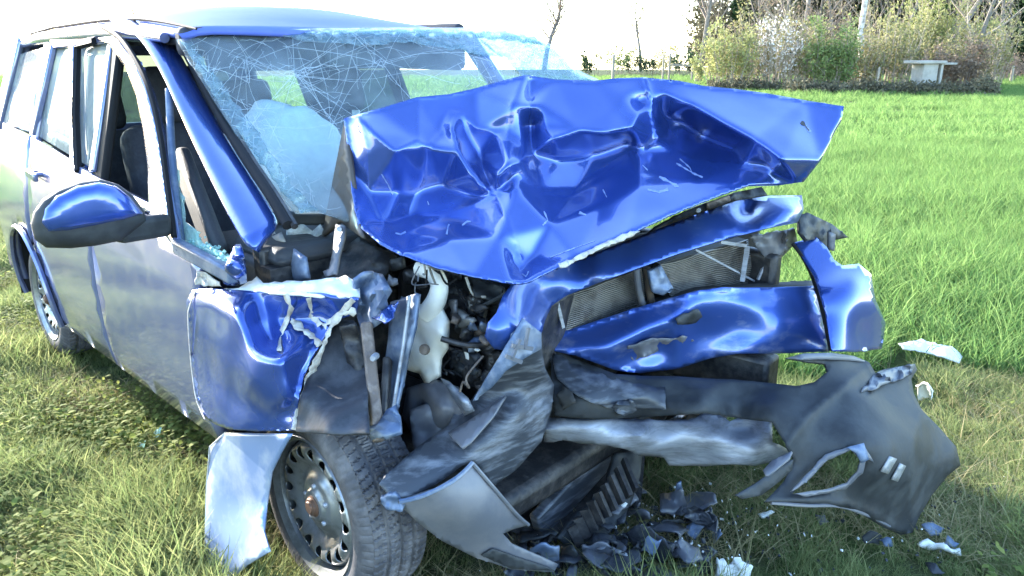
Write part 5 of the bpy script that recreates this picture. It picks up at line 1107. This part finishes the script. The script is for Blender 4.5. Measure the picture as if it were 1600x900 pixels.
def verge_points(n, seed, keep):
    r = np.random.default_rng(seed); n = int(n * 1.4); y = .8 + 6.7 * r.random(n) ** 1.35; x = (r.random(n) * 2 - 1) * (.95 * y + .8); k = keep(x, y, r)
    for t in TYRES: k &= np.hypot(x - t.x, y - t.y) > .12
    return x[k], y[k], r
def edge_of_field(x): return 3.55 + .35 * (1.6 - x) * 0 + .25 * np.sin(x * 1.7)
def is_crop(x, y): return (x > .9 + .1 * np.sin(y * 3)) & (y > 3.6 + .15 * np.sin(x * 4))
nz = lambda x, y, s, o=0: np.array([noise.noise(Vector((a * s, b * s, o))) for a, b in zip(x, y)])
def keep_verge(x, y, r):
    return ~is_crop(x, y) & (r.random(len(x)) < .60 + 1.2 * nz(x, y, 1.9, 4))
x, y, r = verge_points(30000, 3, keep_verge)
hs = .55 + 1.5 * np.clip(nz(x, y, 1.5, 9) + .15, 0, 1) + .25 * r.random(len(x))
heapw = ground(955, 850); hs = np.where(np.hypot(x - heapw.x, (y - heapw.y)) < .42, hs * .36, hs); heap2 = ground(1145, 888); hs = np.where(np.hypot(x - heap2.x, y - heap2.y) < .16, hs * .45, hs); heap3 = ground(1440, 850); hs = np.where(np.hypot(x - heap3.x, y - heap3.y) < .30, hs * .5, hs)
under = np.array([abs((Vector((a, b, 0)) - Vector(O)).dot(Vector(RX))) < .78 and -3.2 < (Vector((a, b, 0)) - Vector(O)).dot(Vector(AX)) < .3 for a, b in zip(x, y)])
hs = np.where(under, hs * .6, hs)
gpts = [(a, b, gz(a, b) - .012) for a, b in zip(x, y)]
C1 = tuft_collection('verge_tufts', [tuft_mesh('tuft', GRASS_V, 34, .15, .055, .0024, .75, s) for s in range(6)] + [tuft_mesh('tuft', GRASS_V, 30, .10, .06, .0026, 1.2, s) for s in range(10, 14)])
scatter('verge_grass', gpts, hs, C1, 'rough green verge grass growing round the wreck', 'grass')
x, y, r = verge_points(9500, 5, lambda x, y, r: ~is_crop(x, y) & (nz(x, y, 1.4, 22) + .25 * r.random(len(x)) > .10))
C2 = tuft_collection('dry_tufts', [tuft_mesh('dry_tuft', DRY, 12, .15, .06, .0020, 1.5, s) for s in range(4)])
scatter('dry_grass', [(a, b, gz(a, b) - .012) for a, b in zip(x, y)], .6 + .6 * r.random(len(x)), C2, 'straw coloured dead grass mixed into the verge', 'dry grass')
x, y, r = verge_points(9000, 6, lambda x, y, r: ~is_crop(x, y) & (nz(x, y, 1.2, 41) + .25 * r.random(len(x)) + .30 * (x < -.6) - .30 * (x > 0) > .34))
C3 = tuft_collection('weed_clumps', [weed_mesh('weed', s) for s in range(5)])
scatter('verge_weeds', [(a, b, gz(a, b) - .012) for a, b in zip(x, y)], .6 + .8 * r.random(len(x)), C3, 'low broad leaved weeds scattered through the verge', 'weeds')
# the young crop: drilled rows running across the view, thinner with distance
C4 = tuft_collection('crop_tufts', [tuft_mesh('crop_tuft', GRASS_F, 26, .24, .06, .0042, .7, s) for s in range(6)])
r = np.random.default_rng(12); P = []; SC = []
yy = 3.3
while yy < 13:
    n = int((1.0 * yy + .6 + 1) / .055); xs = np.linspace(-1.0 * yy - .4, 1.0 * yy + .6, 2 * n); xs = xs + r.normal(0, .03, len(xs)); ys = yy + .10 * np.sin(xs * .4) + r.normal(0, .035, len(xs)) + .04 * xs
    k = is_crop(xs, ys) | ((ys > 7.4) & (xs < .9)); k &= r.random(len(xs)) < .88
    P += list(zip(xs[k], ys[k])); SC += list((.75 + .45 * r.random(k.sum())) * (1 + .45 * nz(xs[k], ys[k], .55, 3))); yy += .135
pts = np.array(P); scatter('crop_grass', [(a, b, gz(a, b) - .012) for a, b in pts], SC, C4, 'bright green young cereal crop in drilled rows', 'crop')
C5 = tuft_collection('far_crop_tufts', [tuft_mesh('far_crop_tuft', GRASS_F, 46, .22, .22, .010, .7, s, 2) for s in range(5)])
P = []; SC = []; yy = 13.0
while yy < 46:
    sp = .16 + .008 * (yy - 13); n = int((1.9 * yy) / sp); xs = np.linspace(-.95 * yy, .95 * yy, n) + r.normal(0, .06, n); ys = yy + .12 * np.sin(xs * .3) + r.normal(0, .07, n) + .04 * xs
    k = r.random(n) < .80 + .5 * np.sin(yy * 2.1) ; P += list(zip(xs[k], ys[k])); SC += list((.8 + .4 * r.random(k.sum())) * (1 + .5 * nz(xs[k] * .35, ys[k], .5, 3))); yy += .27 + .012 * (yy - 13)
pts = np.array(P); scatter('far_crop_grass', [(a, b, gz(a, b) - .012) for a, b in pts], SC, C5, 'far part of the green crop reaching to the hedge', 'crop')

# ------------------------------------------------------------------ trees, bushes, posts, the little shelter
BARK = mat('grey_bark', (.16, .14, .12), .9, var=(.08, .07, .06), var_scale=6, bump=.3, bump_scale=20)
BARK_PALE = mat('pale_birch_bark', (.50, .47, .43), .8, var=(.15, .13, .12), var_scale=7, var_amt=.8, bump=.2, bump_scale=20)
TWIG = mat('pale_twigs', (.30, .25, .19), .9, var=(.20, .16, .13), var_scale=2)
TWIG_D = mat('brown_twigs', (.15, .12, .10), .9, var=(.25, .20, .16), var_scale=2)
L_YEL = leaf_mat('yellow_green_leaves', (.22, .235, .085), (.37, .37, .16), .4)
L_GRN = leaf_mat('fresh_green_leaves', (.13, .19, .065), (.25, .29, .11), .4)
L_OLV = leaf_mat('olive_buds', (.20, .19, .08), (.34, .31, .15), .3)
L_CON = leaf_mat('conifer_needles', (.022, .048, .020), (.055, .095, .040), .2)
L_BLO = leaf_mat('white_blossom', (.62, .58, .54), (.75, .70, .66), .35)
L_BRN = leaf_mat('brown_buds', (.17, .12, .085), (.28, .21, .15), .3)
L_UND = leaf_mat('shade_darkened_leaves', (.075, .07, .045), (.16, .14, .09), .2)  # leaf colour darkened to carry the shade of hedge and wood
L_DRK = leaf_mat('dark_ivy', (.03, .06, .02), (.07, .11, .03), .2)
def grow(rc, base, h, r0, levels, spread, up, n_side, sides=5, start=.25):
    """trunk, limbs and twigs as tapered tubes: returns trunk tubes, branch tubes and the tips"""
    trunk = MB(); br = MB(); tips = []
    def limb(p, d, L_, r, lev, mb):
        n = 5 if lev < 2 else 3; pts = [Vector(p)]; dd = Vector(d)
        for i in range(n):
            dd = (dd + Vector((rc.gauss(0, .14), rc.gauss(0, .14), rc.gauss(up * .12, .08)))).normalized(); pts.append(pts[-1] + dd * L_ / n)
        rs = [r * (1 - .8 * i / n) for i in range(n + 1)]
        mb.tube(pts, rs, sides if lev == 0 else (4 if lev == 1 else 3))
        tips.append((pts[-1], lev)); tips.extend((p_, lev) for p_ in pts[2:-1] if lev >= 1)
        if lev + 1 < levels:
            k = n_side[lev]
            for i in range(k):
                t = start + (1 - start) * (i + rc.random()) / k if lev == 0 else rc.uniform(.2, .95)
                f = t * n; i0 = min(int(f), n - 1); p2 = pts[i0].lerp(pts[i0 + 1], f - i0); a = rc.uniform(0, 6.283)
                out = Vector((math.cos(a), math.sin(a), rc.uniform(.2, 1.0) * up + .15)).normalized(); nd = (dd * .35 + out * spread).normalized()
                limb(p2, nd, L_ * rc.uniform(.32, .55) * (1.15 - .5 * t), rs[i0] * .5, lev + 1, br)
    limb(base, Vector((rc.gauss(0, .04), rc.gauss(0, .04), 1)), h, r0, 0, trunk); return trunk, br, tips
def leaves(rc, pts, n, size, jit, m, name, parent, droop=0):
    V = []; Fc = []; T = []
    for i in range(n):
        c = Vector(rc.choice(pts)) + Vector((rc.gauss(0, jit), rc.gauss(0, jit), rc.gauss(-droop, jit))); s = size * rc.uniform(.5, 1.3)
        u = Vector((rc.gauss(0, 1), rc.gauss(0, 1), rc.gauss(0, 1))).normalized(); w = u.orthogonal().normalized(); w = Matrix.Rotation(rc.uniform(0, 3), 3, u) @ w; b = len(V)
        V += [c + u * s, c + w * s * .5, c - u * s, c - w * s * .5]; T += [min(1, max(0, rc.gauss(.45, .3)))] * 4; Fc.append((b, b + 1, b + 2, b + 3))
    me = bpy.data.meshes.new(name); me.from_pydata([tuple(v) for v in V], [], Fc); set_tint(me, T); me.update()
    return link_mesh(name, me, parent, (m,), False)
def tree(label, px, dist, h, r0, seed, bark, twig, leaf=None, nleaf=0, lsize=.06, jit=.15, levels=4, spread=.9, up=.8, n_side=(11, 5, 4), start=.3, name='bare_tree', group=None, cat='tree', lean=0):
    rc = random.Random(seed); g = world_at(px, dist); t = empty(name, g); tag(t, label, cat, group); t.rotation_euler = (0, lean, 0)
    tr, br, tips = grow(rc, (0, 0, -.05), h, r0, levels, spread, up, n_side, 7, start)
    tr.make('trunk', bark, t, True); br.make('branches', twig, t, True)
    if leaf: leaves(rc, [p for p, l in tips if l >= 2] or [p for p, l in tips], nleaf, lsize, jit, leaf, 'crown', t)
    return t
def bush(label, px, dist, w, h, seed, leaf, nleaf, twig, lsize=.06, stems=30, name='bush', group='bushes of the hedgerow'):
    rc = random.Random(seed); g = world_at(px, dist); t = empty(name, g); tag(t, label, 'bush', group); mb = MB(); tips = []
    for i in range(stems):
        a = rc.uniform(0, 6.283); r = w * .35 * math.sqrt(rc.random()); p = Vector((r * math.cos(a), r * math.sin(a) * .7, -.05)); hh = h * rc.uniform(.55, 1.25); o = Vector((math.cos(a), math.sin(a) * .7, 0)) * w * rc.uniform(.05, .35)
        pts = [p, p + Vector((0, 0, hh * .35)) + o * .3, p + Vector((rc.gauss(0, .05), 0, hh * .7)) + o * .7, p + Vector((rc.gauss(0, .1), 0, hh)) + o]
        mb.tube(pts, [.018, .014, .010, .004], 4)
        for k in range(9):
            t_ = rc.uniform(.25, 1); f = t_ * 3; i0 = min(2, int(f)); b = pts[i0].lerp(pts[i0 + 1], f - i0); e = b + Vector((rc.gauss(0, .16) * w * .5, rc.gauss(0, .16) * w * .5, rc.uniform(.05, .35) * h * .6)); mb.tube([b, b.lerp(e, .5) + Vector((0, 0, .03)), e], [.008, .006, .003], 3)
            tips += [b.lerp(e, u) for u in (.3, .6, .9, 1.0)]
    mb.make('stems', twig, t, True); leaves(rc, tips, nleaf, lsize, .09, leaf, 'foliage', t); return t
def conifer(label, px, dist, h, w, seed, group='dark conifers of the wood'):
    rc = random.Random(seed); g = world_at(px, dist); t = empty('conifer', g); tag(t, label, 'tree', group); mb = MB(); h = min(h, 9.5); w *= 1.5; mb.tube([(0, 0, -.05), (0, 0, h * .5), (0, 0, h)], [.16, .10, .02], 6); mb.make('trunk', BARK, t)
    pts = []
    lim = MB(); z = .5
    while z < h - .2:
        for k in range(7):
            a = rc.uniform(0, 6.283); L_ = w * (1 - z / h) ** .8 * rc.uniform(.6, 1.1); e = Vector((math.cos(a) * L_, math.sin(a) * L_, z - .18 * L_)); lim.tube([(0, 0, z), tuple(e)], [.025, .006], 3)
            pts += [Vector((0, 0, z)).lerp(e, u) for u in np.linspace(.2, 1, 8)]
        z += .30
    lim.make('branches', BARK, t); leaves(rc, pts, int(len(pts) * 9), .24, .22, L_CON, 'crown', t, .05); return t
# the birch and the trees in front of the wood
tree('pale smooth barked tree, tallest trunk standing in the hedge', 1311, 33, 11, .13, 21, BARK_PALE, BARK_PALE, None, 0, start=.28, name='pale_tree', n_side=(14, 6, 4), lean=-.14)
tree('ivy clad tree right of the pale trunk, behind the shelter', 1404, 36, 11, .15, 22, BARK, TWIG, L_OLV, 500, .05, .2, name='ivy_tree')
rc = random.Random(3); ivy = [Vector((rc.gauss(0, .12), rc.gauss(0, .12), rc.uniform(1.4, 4.6))) for _ in range(160)]
leaves(rc, ivy, 1400, .08, .05, L_DRK, 'ivy', bpy.data.objects['ivy_tree'])
tree('slim bare tree left of the hedge, forked at half height', 1068, 38, 6.6, .14, 23, BARK, TWIG_D, L_BRN, 900, .04, .15, levels=4, start=.3, n_side=(18, 8, 4))
tree('bare tree behind the popped windscreen corner, with a fine round crown', 846, 60, 7.2, .20, 24, BARK, TWIG_D, L_BRN, 2200, .07, .25, start=.3, n_side=(18, 8, 4))
tree('thin bare sapling among the small far bushes', 985, 55, 5.0, .12, 25, BARK, TWIG_D, L_OLV, 1200, .06, .2, start=.4, n_side=(16, 7, 4))
tree('tall bare tree above the left part of the hedge', 1215, 40, 10, .12, 26, BARK, TWIG, L_OLV, 500, .06, .25)
tree('bare spreading tree with pale curved limbs right of the shelter', 1462, 33, 6.5, .11, 27, BARK, TWIG, L_OLV, 900, .05, .22, start=.15, spread=1.2)
tree('brown budding tree at the far right edge of the wood', 1562, 46, 10, .13, 28, BARK, TWIG_D, L_BRN, 2600, .09, .3, n_side=(14, 7, 4))
tree('brown twiggy tree rising behind the left bushes', 1180, 46, 8.5, .1, 29, BARK, TWIG_D, L_BRN, 1300, .08, .3, n_side=(14, 6, 4))
tree('reddish brown tree between the pale trunk and the ivy tree', 1352, 45, 10, .12, 30, BARK, TWIG_D, L_BRN, 1600, .08, .3, n_side=(14, 6, 4))
tree('brown tree in front of the dark conifers', 1510, 47, 9, .12, 31, BARK, TWIG_D, L_OLV, 1600, .08, .3, n_side=(14, 6, 4))
tree('blossoming white tree at the very right edge', 1604, 42, 5.0, .08, 32, BARK, TWIG, L_BLO, 1800, .06, .2, name='blossom_tree')
tree('leafless tree behind the green bushes near the pale trunk', 1258, 44, 9, .1, 33, BARK, TWIG_D, L_OLV, 800, .07, .3, n_side=(14, 6, 4))
for i, (px, d, h, w, lab) in enumerate([(1130, 58, 5.6, 1.5, 'lone dark conifer at the left end of the wood'), (1232, 60, 8, 1.9, 'dark conifer behind the tall bare tree'), (1282, 58, 9, 2.0, 'dark conifer just left of the pale trunk'), (1345, 60, 9.5, 2.2, 'dark conifer right of the pale trunk'), (1392, 62, 9, 2.2, 'dark conifer behind the ivy clad tree'), (1445, 60, 10, 2.3, 'dark conifer behind the spreading tree'), (1500, 58, 11, 2.4, 'tall dark conifer left of the gap at the wood corner'), (1540, 54, 12, 2.5, 'tallest dark conifer near the right edge'), (1592, 52, 12, 2.6, 'dark conifer at the right edge'), (1185, 62, 6.5, 1.7, 'small dark conifer behind the left bushes'), (1570, 60, 12, 2.5, 'dark conifer farthest back in the corner of the wood'), (1640, 54, 12, 2.6, 'dark conifer beyond the right edge of the field')]):
    conifer(lab, px, d, h, w, 50 + i)
B_ = [(1112, 31, 1.6, 1.75, L_YEL, 1500, TWIG, 'yellow green bush at the left end of the hedge'), (1150, 32, 1.9, 2.1, L_OLV, 1300, TWIG, 'olive twiggy bush second from the left end of the hedge'), (1188, 31, 1.6, 2.0, L_BLO, 420, TWIG, 'pale twiggy bush with white blossom'),
      (1222, 31, 1.6, 1.7, L_OLV, 1100, TWIG, 'sparse pale bush beneath the tall bare tree'), (1264, 30, 1.5, 1.75, L_GRN, 2300, TWIG, 'fresh green rounded bush left of the pale trunk'), (1298, 31, 1.4, 1.5, L_OLV, 900, TWIG, 'thin bush at the foot of the pale trunk'),
      (1338, 31, 1.7, 1.9, L_OLV, 1100, TWIG, 'straw coloured bush right of the pale trunk'), (1366, 35, 2.0, 2.6, L_YEL, 2300, TWIG, 'tall yellow green bush behind the shelter, left one'), (1438, 35, 2.1, 2.6, L_YEL, 2100, TWIG, 'tall yellow green bush behind the shelter, right one'),
      (1440, 30, 1.5, 1.25, L_BRN, 1500, TWIG_D, 'low brown bush at the right side of the shelter'), (1476, 31, 1.7, 1.7, L_OLV, 1300, TWIG, 'twiggy pale bush at the right end of the hedge'), (1416, 33, 1.4, 1.4, L_OLV, 900, TWIG, 'small bush directly behind the shelter')]
for i, (px, d, w, h, lf, n, tw, lab) in enumerate(B_): bush(lab, px, d, w * 1.25, h * 1.15, 80 + i, lf, int(n * 2.2), tw)
for i, (px, d, w, h, lf, n, tw, lab) in enumerate([(1128, 36, 2.2, 2.1, L_BRN, 900, TWIG_D, 'brown thicket bush behind the leftmost yellow bush'), (1166, 37, 2.4, 2.6, L_OLV, 1000, TWIG, 'tall twiggy bush behind the olive bush'), (1204, 36, 2.4, 2.7, L_OLV, 800, TWIG, 'pale twiggy bush behind the blossom'), (1244, 37, 2.6, 3.0, L_BRN, 1100, TWIG_D, 'tall brown bush behind the fresh green one'), (1290, 36, 2.2, 2.6, L_OLV, 1000, TWIG, 'straw coloured bush left behind the pale trunk'), (1326, 37, 2.4, 2.9, L_OLV, 1000, TWIG, 'tall straw coloured bush right behind the pale trunk'), (1470, 38, 2.6, 2.9, L_OLV, 1100, TWIG, 'tall pale bush behind the spreading tree'), (1505, 40, 2.0, 1.2, L_BRN, 900, TWIG_D, 'brown bush at the wood corner, left one'), (1550, 44, 2.4, 1.1, L_BRN, 900, TWIG_D, 'brown bush at the wood corner, right one'), (1598, 44, 2.4, 1.2, L_OLV, 900, TWIG, 'pale bush at the far right edge')]):
    bush(lab, px, d, w, h, 160 + i, lf, n, tw, .055, 46)
for i, (px, d, h, lf, n, tw, lab) in enumerate([(1150, 50, 7.5, L_BRN, 900, TWIG_D, 'brown tree behind the olive bush'), (1200, 52, 9, L_OLV, 900, TWIG, 'greyish tree left behind the tall bare tree'), (1240, 54, 10, L_BRN, 1300, TWIG_D, 'dense brown tree behind the fresh green bush'), (1298, 50, 10, L_OLV, 900, TWIG, 'thin grey tree just left of the pale trunk'), (1330, 54, 11, L_BRN, 1200, TWIG_D, 'brown tree just right of the pale trunk'), (1378, 50, 10, L_OLV, 900, TWIG, 'grey tree left behind the ivy clad tree'), (1428, 52, 10, L_BRN, 1300, TWIG_D, 'brown tree right behind the ivy clad tree'), (1480, 54, 11, L_BRN, 1400, TWIG_D, 'brown tree behind the spreading bare tree'), (1528, 52, 11, L_OLV, 1100, TWIG, 'grey green tree at the corner of the wood'), (1588, 50, 11, L_BRN, 1500, TWIG_D, 'reddish tree at the right edge')]):
    tree(lab, px, d, h, .10, 300 + i, BARK, tw, lf, n, .07, .28, n_side=(15, 7, 4), start=.15, group='bare trees of the wood')
for i, (px, d, w, h, lf, lab) in enumerate([(918, 48, 1.3, 1.1, L_CON, 'dark low bush, leftmost of the far row by the windscreen'), (950, 50, 1.6, 1.6, L_GRN, 'greenest small bush of the far row'), (972, 52, 1.5, 1.2, L_CON, 'dark bush right of the greenest far one'), (1000, 52, 1.6, 1.0, L_CON, 'low dark bush by the far fence posts'), (1024, 50, 1.6, 1.5, L_OLV, 'olive bush behind the twin fence posts'), (1050, 48, 1.4, 1.2, L_CON, 'dark bush nearest the hedge in the far row'), (1084, 36, 1.3, 1.2, L_YEL, 'small yellow bush between the far row and the hedge')]):
    bush(lab, px, d, w, h, 120 + i, lf, 900, TWIG_D, .07, 10, group='small bushes far across the field')
# undergrowth with painted-in shade at the foot of the hedge
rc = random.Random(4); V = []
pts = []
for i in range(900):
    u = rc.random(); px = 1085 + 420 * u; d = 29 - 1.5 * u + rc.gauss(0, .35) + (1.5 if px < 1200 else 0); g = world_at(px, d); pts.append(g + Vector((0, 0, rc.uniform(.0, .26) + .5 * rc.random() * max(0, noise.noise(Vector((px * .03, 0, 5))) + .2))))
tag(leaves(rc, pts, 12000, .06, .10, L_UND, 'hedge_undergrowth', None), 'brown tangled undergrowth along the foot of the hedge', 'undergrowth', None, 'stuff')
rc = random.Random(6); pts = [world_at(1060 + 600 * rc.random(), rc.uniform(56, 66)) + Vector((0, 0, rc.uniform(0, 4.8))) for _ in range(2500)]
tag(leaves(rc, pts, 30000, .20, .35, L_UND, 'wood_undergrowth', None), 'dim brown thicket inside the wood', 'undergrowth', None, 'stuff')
# posts
for i, (px, d, h, r, lab) in enumerate([(946, 38, 1.25, .07, 'weathered fence post, leftmost beyond the bonnet'), (1018, 40, 1.35, .05, 'left post of the close pair of far fence posts'), (1027, 40, 1.3, .05, 'right post of the close pair of far fence posts'), (1523, 38, .75, .07, 'short pale post in the field corner by the wood'), (1330, 29, .9, .04, 'thin stake in front of the hedge')]):
    g = world_at(px, d); t = empty('fence_post', g); tag(t, lab, 'post', 'fence posts around the field'); mb = MB(); mb.tube([(0, 0, -.1), (.01, 0, h * .95)], [r, r * .95], 9); bevel(mb.make('post', WOODPOST, t), .008)
    mb = MB(); mb.tube([(.01, 0, h * .95), (.01, 0, h)], [r * .95, r * .5], 9); mb.make('post_top', WOODPOST, t)
t = empty('fence_rail', world_at(1040, 40)); tag(t, 'low wooden rail running right from the twin posts', 'rail'); mb = MB(); mb.bar((-.35, 0, .75), (.75, .1, .72), .05, .10); mb.bar((.7, .1, 0), (.7, .1, .8), .07, .07); bevel(mb.make('rail', WOODPOST, t), .01)
# concrete shelter
g = world_at(1396, 29.0); sh = empty('field_shelter', g, .25); tag(sh, 'small pale concrete shelter with a flat slab roof in the hedge', 'shelter', None, 'thing')
mb = MB(); mb.box((0, 0, .50), (.60, .6, 1.03)); w_ = bevel(mb.make('wall', CONCRETE, sh), .02)
mb = MB(); mb.box((-.02, 0, 1.06), (1.15, .8, .10)); bevel(mb.make('roof_slab', CONCRETE, sh), .02)
mb = MB(); mb.box((.46, -.25, .50), (.10, .10, 1.02)); bevel(mb.make('support', CONCRETE, sh), .012)
mb = MB(); mb.box((.95, .2, 1.0), (.7, .5, .07)); bevel(mb.make('side_slab', CONCRETE, sh), .012)
